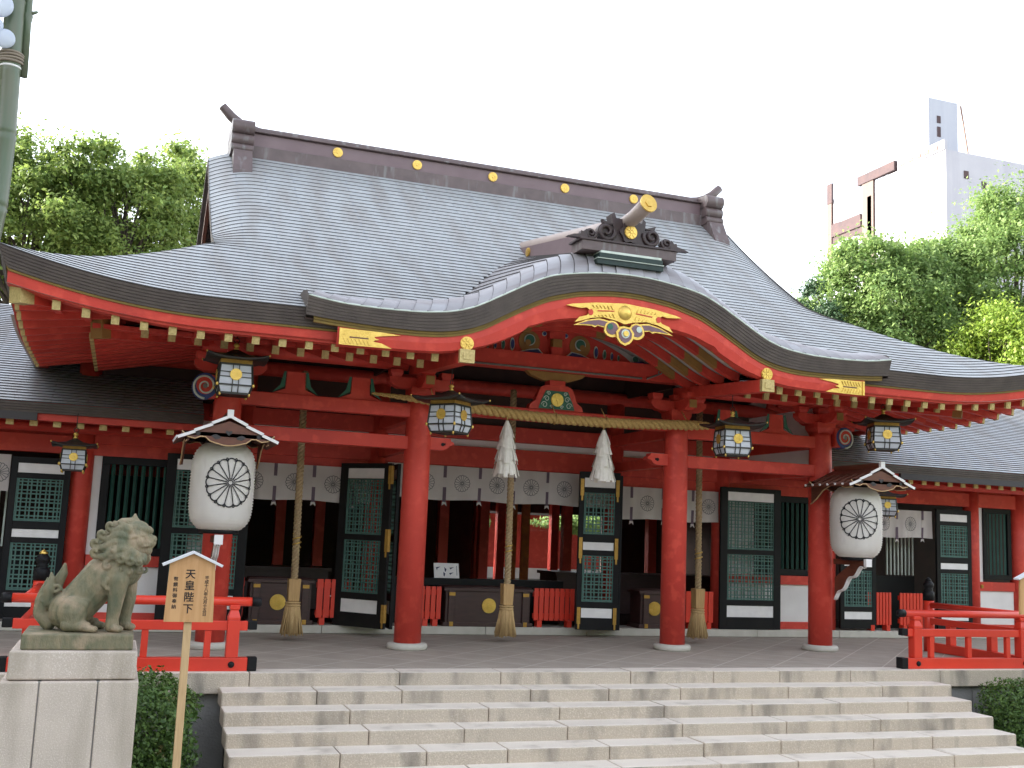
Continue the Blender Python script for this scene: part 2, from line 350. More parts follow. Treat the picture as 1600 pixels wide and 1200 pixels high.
def gold_disc(mb, c, U, Vv, r, mi=0, petals=12, th=0.02):     # embossed round crest facing U x V
    c, U, Vv = Vector(c), Vector(U), Vector(Vv); N = U.cross(Vv).normalized()
    mb.prism([(r * math.cos(t), r * math.sin(t)) for t in np.linspace(0, 2 * PI, 28, endpoint=False)], c, U, Vv, th, mi)
    for k in range(petals):
        a = 2 * PI * k / petals; da = PI / petals * 0.8
        mb.prism([(r * 0.3 * math.cos(a - da), r * 0.3 * math.sin(a - da)), (r * .85 * math.cos(a - da), r * .85 * math.sin(a - da)), (r * .95 * math.cos(a), r * .95 * math.sin(a)), (r * .85 * math.cos(a + da), r * .85 * math.sin(a + da)), (r * 0.3 * math.cos(a + da), r * 0.3 * math.sin(a + da))], c + N * th, U, Vv, th * 0.5, mi)
    mb.prism([(r * .22 * math.cos(t), r * .22 * math.sin(t)) for t in np.linspace(0, 2 * PI, 12, endpoint=False)], c + N * th, U, Vv, th * 0.7, mi)
X_, Y_, Z_ = Vector((1, 0, 0)), Vector((0, 1, 0)), Vector((0, 0, 1))
# ------------------------------------------------------------------ ground and terrace
GZ = -1.0
mb = MB(); mb.add([(-600, -600, GZ), (600, -600, GZ), (600, 900, GZ), (-600, 900, GZ)], [(0, 1, 2, 3)]); mb.build("ground", GROUNDM, kind='structure')
YE = -2.37
mb = MB(); mb.box(-16, 16, YE + 0.32, 16, -0.3, 0.0); mb.build("pavement", PAVING, kind='structure')

def blocks(mb, x0, x1, y0, y1, z0, z1, seed, mean=1.15, gap=0.006):     # a course of dressed stones butted end to end
    r = random.Random(seed); x = x0
    while x < x1 - 0.01:
        e = x + mean * r.uniform(0.7, 1.35)
        if x1 - e < 0.45: e = x1
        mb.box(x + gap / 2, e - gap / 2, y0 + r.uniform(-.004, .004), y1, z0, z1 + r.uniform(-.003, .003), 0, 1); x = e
def staircase(x0, x1, label, seed, n=7):
    t = thing("stone_staircase", label, "stairs", ((x0 + x1) / 2, YE, GZ))
    r_, tr = 0.1418, 0.3574
    for k in range(1, n):
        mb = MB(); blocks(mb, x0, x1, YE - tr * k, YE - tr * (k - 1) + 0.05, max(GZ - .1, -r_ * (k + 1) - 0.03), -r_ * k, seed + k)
        mb.build("step", [STEP, SKYLIT], t, bevel=0.017)
    return t
staircase(-4.643, 4.66, "wide weathered granite staircase leading up to the hall with four front columns", 3)
staircase(-11.0, -6.75, "granite side staircase half hidden behind the lion statue's pedestal", 30)
staircase(7.3, 11.0, "granite side staircase beyond the railing with the green bush", 60)
# edge of the terrace: top stones with a recessed wall below
t = thing("terrace_edge", "granite edge stones and grey retaining wall of the terrace in front of the shrine", "terrace edge", (0, YE, -0.2))
mb = MB(); blocks(mb, -16, 16, YE, YE + 0.325, -0.215, 0.004, 91, 1.3); mb.build("edge_stone", [STEP, SKYLIT], t, bevel=0.012)
mb = MB(); blocks(mb, -16, 16, YE + 0.1, YE + 0.3, GZ - .05, -0.219, 92, 0.9, 0.012); mb.build("retaining_wall", [BLOCKWALL, BLOCKWALL], t, bevel=0.01)

# ------------------------------------------------------------------ the shrine hall
HALL = thing("shrine_hall", "vermilion shrine hall with a curved grey copper roof and a wavy front gable", "shrine building", (0, 0, 0))
RID_Y, XE, YEV = 3.5, 7.2, -2.3
EZ = 4.03
def prof(y): s = (y - YEV) / 5.8; return EZ + 3.73 * (0.70 * s + 0.30 * s * s)
def lift(d, f): # upturn of the eaves: d from the corner along the eave, f from the eave up the slope
    return 0.33 * max(0.0, (2.3 - d) / 2.3) ** 2 * max(0.0, 1 - f / 2.3)
NC = 46
def ycourse(i): return YEV + 5.75 * (i / NC)
YBACK = 2 * RID_Y - YEV
kx = np.array([0, .25, .45, .7, .9, 1.08, 1.34, 1.5, 1.7, 1.87, 2.05, 2.3, 2.65, 3.0, 3.25, 3.6, 3.9, 4.1])
kt = np.array([4.86, 4.853, 4.835, 4.80, 4.765, 4.72, 4.60, 4.51, 4.40, 4.305, 4.215, 4.14, 4.098, 4.087, 4.087, 4.10, 4.14, 4.18])
kbx = np.array([0, .25, .65, 1.05, 1.2, 1.46, 1.66, 1.86, 2.05, 2.25, 2.45, 2.64, 3.0, 3.3, 3.7, 4.1])
kb = np.array([4.625, 4.615, 4.565, 4.455, 4.385, 4.25, 4.135, 4.02, 3.945, 3.895, 3.870, 3.858, 3.858, 3.865, 3.885, 3.92])
hx = np.array([0, .4, .7, .9, 1.06, 1.2, 1.30, 1.335, 1.36, 1.6, 1.8, 2.02, 2.2, 2.4, 2.7, 3.0, 3.5, 3.62])
hz = np.array([4.27, 4.27, 4.25, 4.215, 4.17, 4.115, 4.085, 4.035, 4.015, 3.89, 3.805, 3.735, 3.695, 3.665, 3.65, 3.645, 3.635, 3.63])
def smooth_fn(xs, ys, sig=0.06):
    g = np.linspace(-.6, 4.4, 1001); v = np.interp(np.abs(g), xs, ys); k = np.exp(-0.5 * (np.arange(-60, 61) * .005 / sig) ** 2); k /= k.sum()
    vv = np.convolve(np.pad(v, 60, mode='edge'), k, mode='valid')
    return lambda x: float(np.interp(abs(x), g, vv))
KT, KB, KH = smooth_fn(kx, kt), smooth_fn(kbx, kb), smooth_fn(hx, hz, 0.015)
def kroll(x): return 0.40 - 0.27 * min(1, abs(x) / 3.9) ** 1.4
def kback(x): return 0.22 * max(0.0, 1 - abs(x) / 3.2)
def ksurf(x, y): return KT(x) + kroll(x) + kback(x) * (y + 2.0)

def side_x(y):                              # half width of the front slope at depth y
    return XE - (y - YEV) if y < 0 else 4.9
def zfront(x, y):
    z = prof(y); ax = abs(x)
    if y < 0: z += lift(XE - ax, y - YEV)
    if ax > 4.15: z -= 0.20 * ((ax - 4.15) / 0.75) ** 2 * min(1, max(0, (y + .1) / 0.9))
    return z
roof = None
def front_slope(mb, mirror=False):
    NX = 110
    def pt(x, y, lipz): 
        yy = 2 * RID_Y - y if mirror else y
        return (x, yy, zfront(x, y) + lipz)
    for i in range(NC):
        y0, y1 = ycourse(i), ycourse(i + 1)
        rows, uvs = [], []
        for y, lz in ((y0, 0.0), (y0 - 0.003, 0.0125), (y1, 0.001)):
            W = side_x(y); rows.append([pt(W * (2 * j / NX - 1), y, lz) for j in range(NX + 1)])
            uvs.append([(W * (2 * j / NX - 1), i + (0.02 if y < y1 - .01 else 0.98)) for j in range(NX + 1)])
        for r0, mi in ((0, 1), (1, 0)):
            a, b = rows[r0], rows[r0 + 1]; ua, ub = uvs[r0], uvs[r0 + 1]
            keep = []
            for j in range(NX):
                if not mirror and all(abs(p[0]) < 3.95 and p[1] < 2.2 and ksurf(p[0], p[1]) > p[2] + 0.08 for p in (a[j], a[j + 1], b[j], b[j + 1])): continue
                keep.append(j)
            o = mb.add(a + b, [((j, j + 1, NX + 1 + j + 1, NX + 1 + j) if not mirror else (NX + 1 + j, NX + 1 + j + 1, j + 1, j)) for j in keep], mi, mi == 0)
            for k, u in enumerate(ua + ub): mb.uv[o + k] = u
def side_slope(mb, s):
    NY, n = 60, 18
    for i in range(n):
        d0, d1 = 2.3 * i / n, 2.3 * (i + 1) / n
        rows, uvs = [], []
        for d, lz in ((d0, 0.0), (d0, 0.0125), (d1, 0.001)):
            ya, yb = YEV + d, YBACK - d; row, uvr = [], []
            for j in range(NY + 1):
                y = ya + (yb - ya) * j / NY; x = XE - d
                z = prof(YEV + d) + lift(min(y - YEV, YBACK - y), d) + lz
                row.append((s * x, y, z)); uvr.append((y, i + (0.02 if d < d1 else 0.98)))
            rows.append(row); uvs.append(uvr)
        for r0, mi in ((0, 1), (1, 0)):
            uv = [uvs[r0], uvs[r0 + 1]]
            mb.grid([rows[r0], rows[r0 + 1]], mi, mi == 0, flip=(s < 0), uv=uv)
mb = MB(); front_slope(mb); front_slope(mb, True); side_slope(mb, 1); side_slope(mb, -1)
# underside sheet following the eaves so the roof is closed from below
roof = mb.build("roof", [ROOF, LIPDARK], HALL)

# layered eave edge: swept along the eaves with mitred corners
def eave_z(x, y):
    d = min(XE - abs(x), 99) if abs(y - YEV) < 1e-6 else min(y - YEV, YBACK - y)
    return EZ + lift(max(0, d), 0)
def eave_sweep(mb, profile, s, xin, mis, offy=0.0):
    path = []
    for y in np.linspace(YBACK, YEV, 34): path.append((XE, y, (1, 0)))
    path[-1] = (XE, YEV, (1, -1))
    for x in np.linspace(XE, xin, 36)[1:]: path.append((x, YEV, (0, -1)))
    path[0] = (XE, YBACK, (1, 1))
    rows = []
    for o, dz in profile:
        rows.append([(s * (x + n[0] * o), y + n[1] * o, eave_z(x, y) + dz) for x, y, n in path])
    for i in range(len(rows) - 1): mb.grid([rows[i], rows[i + 1]], mis[i], False, flip=(s > 0))
    if xin > 0:
        e = [r[-1] for r in rows]; mb.add(e, [tuple(range(len(e)))], 0)
LAY = [(0.0, 0.0)]
for k in range(6):
    LAY += [(-0.010 - k * 0.013, -0.006 - k * 0.033), (-0.004 - k * 0.013, -0.010 - k * 0.033), (-0.012 - k * 0.013, -0.036 - k * 0.033)]
for s in (1, -1): mb = MB(); eave_sweep(mb, LAY, s, 3.3, [0] * 99); mb.build("eave_edge", BARKEDGE, roof)
for s in (1, -1): mb = MB(); eave_sweep(mb, [(-0.085, -0.205), (-0.088, -0.228), (-0.13, -0.230)], s, 3.3, [0] * 9); mb.build("eave_trim", OLIVE, roof)
for s in (1, -1): mb = MB(); eave_sweep(mb, [(-0.105, -0.228), (-0.125, -0.36), (-0.28, -0.362), (-.30, -.25)], s, 3.55, [0] * 9); mb.build("eave_board", RED, roof)

# ridge with end ornaments, gold crests
ridge = MB(); ridge.box(-4.25, 4.25, RID_Y - .22, RID_Y + .22, 7.50, 7.80, 1)
ridge.box(-4.25, 4.25, RID_Y - .17, RID_Y + .17, 7.80, 8.03, 0)
ridge.box(-4.27, 4.27, RID_Y - .23, RID_Y + .23, 8.03, 8.055, 1)
ridge = ridge.build("ridge", [RIDGEFACE, COPPERTRIM], HALL, bevel=0.012)
mb = MB(); pts = []
for x in np.linspace(-4.74, 4.74, 60):
    a = max(0, abs(x) - 4.1); pts.append((x, RID_Y, 8.085 + 0.80 * a * a + .08 * a))
mb.tube(pts, [0.105 - .03 * min(1, max(0, abs(p[0]) - 4.2) / .5) for p in pts], 14)
mb.build("ridge_cap", COPPERTRIM, ridge)
for s in (1, -1):
    mb = MB()
    # stacked rounded lobes on the face, curling forward and down on to the roof
    for (yc, zc, ry, rz) in ((0.0, 8.03, .47, .125), (0.0, 7.82, .43, .105), (0.0, 7.66, .44, .075)):
        pr = arc(ry - rz, 0, rz, -PI / 2, PI / 2, 8) + arc(-(ry - rz), 0, rz, PI / 2, 3 * PI / 2, 8)
        mb.prism(pr, (s * 4.22, RID_Y, zc), Y_, Z_, .36 * s, 0, True)
    for sg in (-1, 1):
        leg = [(sg * .15, 7.62), (sg * .50, 7.60), (sg * .60, 7.42), (sg * .74, 7.18), (sg * .76, 7.04), (sg * .60, 7.02), (sg * .45, 7.2), (sg * .2, 7.45)]
        mb.prism(leg, (s * 4.24, RID_Y, 0), Y_, Z_, .30 * s, 0)
    mb.build("ridge_end_ornament", COPPERTRIM, ridge, bevel=0.02)
for x in (-2.8, -1.4, 0, 1.4, 2.8):
    mb = MB(); gold_disc(mb, (x, RID_Y - .17, 7.915), X_, Z_, 0.085); mb.build("ridge_crest", GOLD, ridge)
# gables at both ends
for s in (1, -1):
    mb = MB(); pts = []
    ys = np.linspace(0.1, 2 * RID_Y - .1, 40)
    for y in ys: pts.append((y, prof(min(y, 2 * RID_Y - y)) - .10))
    poly = pts + [(ys[-1], 5.0), (ys[0], 5.0)]
    mb.prism(poly, (s * 4.5, 0, 0), Y_, Z_, 0.06 * s)
    mb.build("gable_wall", BROWN, roof)
    mb = MB(); rows = [[], [], [], []]
    for y in np.linspace(-.12, 2 * RID_Y + .12, 60):
        yy = min(y, 2 * RID_Y - y); z = zfront(4.88, min(yy, RID_Y))
        for r_, (x, dz) in enumerate(((4.905, 0.018), (4.905, -0.11), (4.84, -0.11), (4.84, -.36))): rows[r_].append((s * x, y, z + dz))
    for i in range(3): mb.grid([rows[i], rows[i + 1]], 0 if i < 2 else 1, False, flip=(s > 0))
    rows2 = [[(p[0] - s * .06, p[1], p[2]) for p in rows[3]]]
    mb.grid([rows[3], rows2[0]], 1, False, flip=(s > 0)); mb.grid([rows2[0], [(p[0] - s * .06, p[1], p[2]) for p in rows[2]]], 1, False, flip=(s > 0))
    mb.build("barge_board", [BARKEDGE, BROWN], roof)

# the wavy front gable
mb = MB(); XS = np.linspace(-3.98, 3.98, 40 * 3 + 1)
KF = -2.42
def krow(x):
    k, h = KT(x), kroll(x)
    return [(KF, k), (KF + .004, k + .05 * h), (KF + .05, k + .30 * h), (KF + .13, k + .56 * h), (KF + .24, k + .79 * h), (KF + .35, k + .93 * h), (KF + .46, k + h)]
# sheets run up and over the edge; each overlaps the next one down the curve
arc_s = [0.0]; xs_f = np.linspace(0, 3.98, 400)
for i in range(1, 400): arc_s.append(arc_s[-1] + math.hypot(xs_f[i] - xs_f[i - 1], KT(xs_f[i]) - KT(xs_f[i - 1])))
nst = 21; edges = [float(np.interp(arc_s[-1] * k / nst, arc_s, xs_f)) for k in range(nst + 1)]
for sg in (1, -1):
    for k in range(nst):
        e0, e1 = edges[k], edges[k + 1]; cols, uvs = [], []
        for q in range(5):
            x = e0 + (e1 - e0) * q / 4; up_ = 0.016 * (q / 4)
            col_, uvc = [], []
            skew = 0.19 * min(1, abs(x) / 1.2)
            for i, (y, z) in enumerate(krow(x)):
                xx = sg * max(0, (x - skew * (i / 6.0)))
                col_.append((xx, y - up_ * .6, z + up_)); uvc.append((i * .16, k + .02 + .96 * q / 4))
            for y in np.linspace(KF + .8, 2.6, 6):
                col_.append((sg * max(0, x - skew), y, ksurf(x, y) + up_)); uvc.append((1.2 + (y + 2) * 1.1, k + .02 + .96 * q / 4))
            cols.append(col_); uvs.append(uvc)
        mb.grid(cols, 0, True, flip=(sg > 0), uv=uvs)
        a = cols[-1]; b = [(p[0], p[1] + .01, p[2] - .017) for p in a]
        mb.grid([a, b], 1, False, flip=(sg > 0), uv=[uvs[-1], uvs[-1]])
kroof = mb.build("curved_gable_roof", [KROOF, LIPDARK], HALL)
def kband(fa, fb, ya, yb, x0, x1, n=140, back=0.06):       # board between two curves, facing -Y, with an underside
    rows = [[], [], []]
    for x in np.linspace(x0, x1, n):
        rows[0].append((x, ya, fa(x))); rows[1].append((x, yb, fb(x))); rows[2].append((x, yb + back, fb(x)))
    return rows
mb = MB(); prev = None
NL = 6
for k in range(NL):
    fa = lambda x, k=k: KT(x) + (KB(x) + .03 - KT(x)) * (k / NL)
    fb = lambda x, k=k: KT(x) + (KB(x) + .03 - KT(x)) * ((k + .93) / NL)
    rr = kband(fa, fb, KF + k * .012 - .002, KF + k * .012 + .004, -3.99, 3.99)
    fc = lambda x, k=k: KT(x) + (KB(x) + .03 - KT(x)) * ((k + 1) / NL)
    rr2 = kband(fb, fc, KF + k * .012 + .012, KF + k * .012 + .012, -3.99, 3.99, back=.02)
    mb.grid([rr[0], rr[1], rr2[0]], 0, False); mb.grid([rr2[0], rr2[1]], 0, False)
rr = kband(KB, KB, KF + .075, KF + .075, -3.99, 3.99, back=.35); mb.grid([rr[1], rr[2]], 0, False)
for s in (1, -1):    # end faces
    x = s * 3.99; mb.add([(x, KF, KT(x)), (x, KF + .08, KB(x)), (x, -1.7, KB(x)), (x, -1.7, KT(x) + kroll(x)), (x, -2.0, KT(x) + kroll(x)), (x, KF + .1, KT(x) + .6 * kroll(x))], [(0, 1, 2, 3, 4, 5) if s > 0 else (5, 4, 3, 2, 1, 0)], 0)
mb.build("curved_eave_edge", BARKEDGE, kroof)
mb = MB(); pts = [(x, KF + .0, KT(x) + .004) for x in np.linspace(-3.98, 3.98, 120)]
mb.tube(pts, 0.011, 6); mb.build("edge_bead", PALE, kroof)
mb = MB(); rr = kband(lambda x: KB(x) + .035, lambda x: KB(x) - .032, KF + .085, KF + .088, -3.9, 3.9, back=.05); mb.grid([rr[0], rr[1], rr[2]], 0, False)
mb.build("gable_trim", OLIVE, kroof)
mb = MB(); HF = KF + .12
N = 260; rows = [[], [], [], []]
for x in np.linspace(-3.62, 3.62, N):
    a, b = KB(x) - .03, KH(x)
    rows[0].append((x, HF - .02, a)); rows[1].append((x, HF - .02, a - (a - b) * .42)); rows[2].append((x, HF, b + .012)); rows[3].append((x, HF + .11, b))
mb.grid(rows, 0, False)
hafu = mb.build("wavy_barge_board", RED, HALL)
# gilt plates on the board
def gilt_plate(s):
    mb = MB(); O = Vector((s * 3.60, HF - .022, 0)); U = Vector((-s, 0, 0))
    zt, zb = 3.83, 3.64
    zc = (zt + zb) / 2; h = zt - zb
    out = [(0, zb), (.62, zb + .005), (.50, zb + .055), (.40, zc - .028), (.42, zc - .01), (.47, zc), (.42, zc + .012), (.41, zc + .03), (.52, zt - .045), (.72, zt - .02), (.5, zt - .004), (0, zt)]
    mb.prism(out, O, U, Z_, .014 * (1 if s < 0 else 1) * (-1 if s > 0 else 1), 0)
    d = -.014 if s > 0 else .014
    for k in range(7):
        for (v0, v1, sl) in ((zc + .02, zt - .018, 1), (zb + .018, zc - .02, -1)):
            u = .05 + .045 * k
            mb.prism([(u, v0), (u + .016, v0), (u + .016 + sl * .03, v1), (u + sl * .03, v1)] if sl > 0 else [(u + .03, v0), (u + .046, v0), (u + .016, v1), (u, v1)], O + Vector((0, -.013, 0)), U, Z_, d * .7, 0)
    mb.prism([(0, zb), (.03, zb), (.03, zt), (0, zt)], O + Vector((0, -.013, 0)), U, Z_, d, 0)
    mb.prism([(.12, zc - .008), (.34, zc - .008), (.34, zc + .008), (.12, zc + .008)], O + Vector((0, -.0135, 0)), U, Z_, d * .3, 1)
    return mb.build("gilt_plate", [GOLD, BROWN], hafu)
gilt_plate(1); gilt_plate(-1)
for s in (1, -1):
    mb = MB(); gold_disc(mb, (s * 2.07, HF - .01, 3.80), X_, Z_, .083, petals=8); mb.build("board_crest", GOLD, hafu)
# centre pendant
mb = MB(); G = HF - .035
half = [(0, 4.24), (.12, 4.275), (.3, 4.30), (.46, 4.275), (.60, 4.225), (.68, 4.20), (.62, 4.27), (.52, 4.30), (.47, 4.36), (.52, 4.40), (.60, 4.385), (.80, 4.40), (.72, 4.425), (.4, 4.475), (0, 4.505)]
mb.prism([(-u, v) for u, v in half[::-1]] + half[1:-1], (-.03, G, 0), X_, Z_, .03, 0)
for s in (1, -1):
    mb.prism([(s * .15, 4.385), (s * .38, 4.365), (s * .38, 4.378), (s * .15, 4.398)], (-.03, G - .031, 0), X_, Z_, .006, 2)
    mb.prism([(s * .47 + .035 * math.cos(t), 4.345 + .04 * math.sin(t)) for t in np.linspace(0, 2 * PI, 10, endpoint=False)], (-.03, G - .031, 0), X_, Z_, .006, 2)
    for k in range(6):
        u = .16 + .05 * k; mb.prism([(s * u, 4.41), (s * (u + .014), 4.41), (s * (u + .04), 4.455 - .02 * (k / 6)), (s * (u + .026), 4.455 - .02 * (k / 6))], (-.03, G - .031, 0), X_, Z_, .012, 0)
        mb.prism([(s * u, 4.355 - .01 * k), (s * (u + .014), 4.355 - .01 * k), (s * (u - .01), 4.31 - .002 * k), (s * (u - .024), 4.31 - .002 * k)], (-.03, G - .031, 0), X_, Z_, .012, 0)
mb.lathe([(.001, .03), (.05, .028), (.085, .012), (.095, 0)], (0, 0, 0), 20)
for i in range(len(mb.V) - 80, len(mb.V)):
    x, y, z = mb.V[i]; mb.V[i] = (x - .03, G - .03 - z, 4.385 + y)
def leaf_out(sc, s=1):      # pendant petals: outer gilt rim, purple inside
    return None
for s in (1, -1):
    wing = [(.10, 4.25), (.34, 4.285), (.52, 4.245), (.69, 4.165), (.55, 4.178), (.44, 4.18), (.40, 4.165), (.36, 4.19), (.24, 4.17), (.1, 4.16)]
    mb.prism([(s * u, v) for u, v in wing], (-.03, G + .012, 0), X_, Z_, .022, 0)
    mb.prism([(s * (.36 + (u - .36) * .80), 4.222 + (v - 4.222) * .66) for u, v in wing], (-.03, G - .011, 0), X_, Z_, .006, 1)
    pet = [(s * .17 + .115 * math.cos(t) * (1 if math.sin(t) < 0 else .9), 4.165 + .105 * math.sin(t)) for t in np.linspace(0, 2 * PI, 18, endpoint=False)]
    mb.prism(pet, (-.03, G, 0), X_, Z_, .025, 0)
    mb.prism([(s * .17 + (u - s * .17) * .74, 4.17 + (v - 4.165) * .74) for u, v in pet], (-.03, G - .026, 0), X_, Z_, .006, 1)
    mb.prism(arc(s * .20, 4.19, .04, 0, 2 * PI, 8)[:-1], (-.03, G - .033, 0), X_, Z_, .004, 3 if s < 0 else 4)
cp = [(-.02, 4.21), (.075, 4.20), (.125, 4.13), (.11, 4.05), (.07, 4.0), (.045, 3.985), (0, 3.965), (-.045, 3.985), (-.07, 4.0), (-.11, 4.05), (-.125, 4.13), (-.075, 4.20)]
mb.prism(cp, (-.03, G - .02, 0), X_, Z_, .03, 0)
mb.prism([(u * .74, 4.10 + (v - 4.10) * .76) for u, v in cp], (-.03, G - .051, 0), X_, Z_, .006, 1)
mb.prism(arc(0, 4.115, .058, 0, 2 * PI, 12)[:-1], (-.03, G - .058, 0), X_, Z_, .004, 4)
mb.prism(arc(0, 4.115, .036, 0, 2 * PI, 12)[:-1], (-.03, G - .062, 0), X_, Z_, .02, 0)
mb.build("gable_pendant", [GOLD, PURPLE, RED, GREENP, PALE], hafu, bevel=0.004)
# carved end of the gable ridge, and the ridge itself
mb = MB(); OY = KF + .02
mb.box(-.62, .62, OY, OY + .35, 5.215, 5.33, 1); mb.box(-.66, .66, OY - .02, OY + .35, 5.33, 5.355, 0)
for s in (1, -1):
    for (cx, cz, r0) in ((.30, 5.475, .115), (.50, 5.425, .068)):
        pts = []
        for i in range(26):
            a = PI * .9 + 2 * PI * 1.45 * i / 25; rr_ = r0 * (1 - .80 * i / 25); pts.append((s * (cx - rr_ * math.cos(a) * -1), OY + .04 - .02 * i / 25, cz + rr_ * math.sin(a)))
        mb.tube(pts, [.030 * (1 - .45 * i / 25) * (r0 / .115) ** .5 for i in range(26)], 7)
        mb.prism([(s * cx + r0 * .93 * math.cos(t), cz + r0 * .93 * math.sin(t)) for t in np.linspace(0, 2 * PI, 20, endpoint=False)], (0, OY + .14, 0), X_, Z_, .09, 0)
    mb.prism([(s * u, v) for u, v in ((.54, 5.35), (.56, 5.47), (.60, 5.43), (.63, 5.44), (.64, 5.40), (.72, 5.385), (.80, 5.355))], (0, OY + .10, 0), X_, Z_, .08, 0)
    mb.prism([(s * u, v) for u, v in ((.20, 5.57), (.30, 5.60), (.36, 5.62), (.33, 5.56))], (0, OY + .10, 0), X_, Z_, .06, 0)
body = [(-.22, 5.35), (.22, 5.35), (.19, 5.45), (.21, 5.55), (.22, 5.66), (.18, 5.69), (.17, 5.63), (0, 5.66), (-.17, 5.65), (-.2, 5.72), (-.24, 5.70), (-.21, 5.55), (-.19, 5.45)]
mb.prism(body, (0, OY + .20, 0), X_, Z_, .16, 0)
mb.prism([(.125 * (1 + .10 * math.cos(6 * t)) * math.cos(t), 5.49 + .125 * (1 + .10 * math.cos(6 * t)) * math.sin(t)) for t in np.linspace(0, 2 * PI, 48, endpoint=False)], (0, OY + .03, 0), X_, Z_, .03, 0)
mb.V = [(v[0] * 1.06, v[1], 5.13 + (v[2] - 5.215) * 1.06) for v in mb.V]
gor = mb.build("gable_ridge_carving", [DARKCARVE, COPPERTRIM], HALL, bevel=0.008)
mb = MB(); gold_disc(mb, (0, OY, 5.42), X_, Z_, .085, petals=8); mb.build("carving_crest", GOLD, gor)
mb = MB()
mb.box(-.42, .42, OY - .05, OY + .35, 5.185, 5.213, 1); mb.box(-.44, .44, OY - .05, OY + .3, 5.125, 5.183, 0); mb.box(-.46, .46, OY - .045, OY + .3, 5.115, 5.124, 1); mb.box(-.46, .46, OY - .03, OY + .3, 5.05, 5.113, 0)
mb.V = [(v[0], v[1], v[2] - .085) for v in mb.V]
mb.build("carving_plinth", [VERDI, PALE], gor)
mb = MB(); rows = []
for y in np.linspace(OY + .2, 1.9, 12):
    zc_ = 5.50 + .16 * (y - OY); zb = 5.15 + .21 * (y - OY); rows.append([(-.15, y, zb - .15), (-.15, y, zc_), (.15, y, zc_), (.15, y, zb - .15)])
mb.grid(rows, 0, False, flip=True)
gr = mb.build("gable_ridge", RIDGEFACE, HALL)
mb = MB(); pts = [(0, y, 5.515 + .16 * (y - OY)) for y in np.linspace(1.9, OY + .62, 8)] + [(0, OY + .36, 5.555), (0, OY + .12, 5.57), (0, OY - .1, 5.595), (0, OY - .32, 5.635), (0, OY - .47, 5.66)]
mb.tube(pts, [.125] * 8 + [.115, .10, .095, .098, .105], 16)
gcap = mb.build("gable_ridge_cap", PINKCOPPER, gr)
mb = MB(); dirn = Vector((0, -.9, .33)).normalized(); U = X_; Vv = U.cross(dirn) * -1
cen = Vector((0, OY - .478, 5.662))
mb.prism([(.108 * math.cos(t), .128 * math.sin(t)) for t in np.linspace(0, 2 * PI, 26, endpoint=False)], cen, U, Vector((0, .33, .9)).normalized(), .02, 0)
mb.prism([(.05 * math.cos(t), .062 * math.sin(t)) for t in np.linspace(0, 2 * PI, 6, endpoint=False)], cen + dirn * .02, U, Vector((0, .33, .9)).normalized(), .012, 0)
mb.build("ridge_end_disc", GOLD, gr)
mb = MB()
for sg in (-1, 1):
    for y in (0.9,): gold_disc(mb, (sg * .15, y, 5.32 + .185 * (y - OY)), Vector((0, -1, 0)) if sg < 0 else Y_, Z_, .07)
mb.build("gable_ridge_crest", GOLD, gr)
# curved ceiling of the gable with curved rafters
mb = MB(); xs = np.linspace(-2.15, 2.15, 60)
mb.grid([[(x, y, min(KB(x), 4.62) - .02) for x in xs] for y in (HF + .1, .14)], 0, True, flip=True)
mb.build("gable_ceiling", SOFFIT, kroof)
for y in (-1.95, -1.55, -1.15, -.75, -.35):
    mb = MB(); rows = []
    for x in np.linspace(-2.1, 2.1, 60):
        z = KB(x) - .03; rows.append([(x, y - .05, z), (x, y - .05, z - .11), (x, y + .05, z - .11), (x, y + .05, z)])
    for i in range(59):
        a, b = rows[i], rows[i + 1]
        mb.add(a + b, [(0, 4, 5, 1)[::-1], (1, 5, 6, 2)[::-1], (2, 6, 7, 3)[::-1]], 1 if (i % 16) in (2, 3, 4, 5) and not 22 < i < 36 else 0)
    mb.build("curved_rafter", [RED, OCHRE], kroof)
#PART3
# ---- columns, beams and brackets of the porch
CX = [-4.572, -2.0, 2.0, 4.572]
def scroll_nose(mb, O, s, mi=0):     # beam end cut to a scroll, pointing s along X
    out = [(0, -.085), (.20, -.085), (.26, -.06), (.29, -.02), (.36, 0.0), (.345, .03), (.31, .045), (.30, .085), (0, .085)]
    mb.prism([(s * u, v) for u, v in out], O, X_, Z_, .15, mi)
def swirl_nose(x, s):                # painted elephant-trunk nose on the outer columns
    mb = MB(); O = (x, -.02, 3.30)
    mb.prism([(0, -.14), (s * .18, -.16), (s * .18, .16), (0, .14)], O, X_, Z_, .17, 0)
    ci = lambda r_, cx=.17, cz=0.0: [(s * cx + s * r_ * math.cos(t), cz + r_ * 1.08 * math.sin(t)) for t in np.linspace(0, 2 * PI, 24, endpoint=False)]
    mb.prism(ci(.155), (x, -.03, 3.30), X_, Z_, .17, 2); mb.prism(ci(.112, .165, .012), (x, -.2005, 3.30), X_, Z_, .012, 0)
    pts = []
    for i in range(46):
        q = i / 45; a = -1.6 + 2 * PI * 1.8 * q; r_ = .155 * (1 - .82 * q); pts.append((x + s * (.17 - .005 * q + r_ * math.cos(a)), -.208 - .012 * q, 3.30 + r_ * 1.06 * math.sin(a)))
    mb.tube(pts, [.014 - .005 * i / 45 for i in range(46)], 6, 1); mb.prism(ci(.03, .165, .0), (x, -.2125, 3.30), X_, Z_, .012, 3)
    return mb
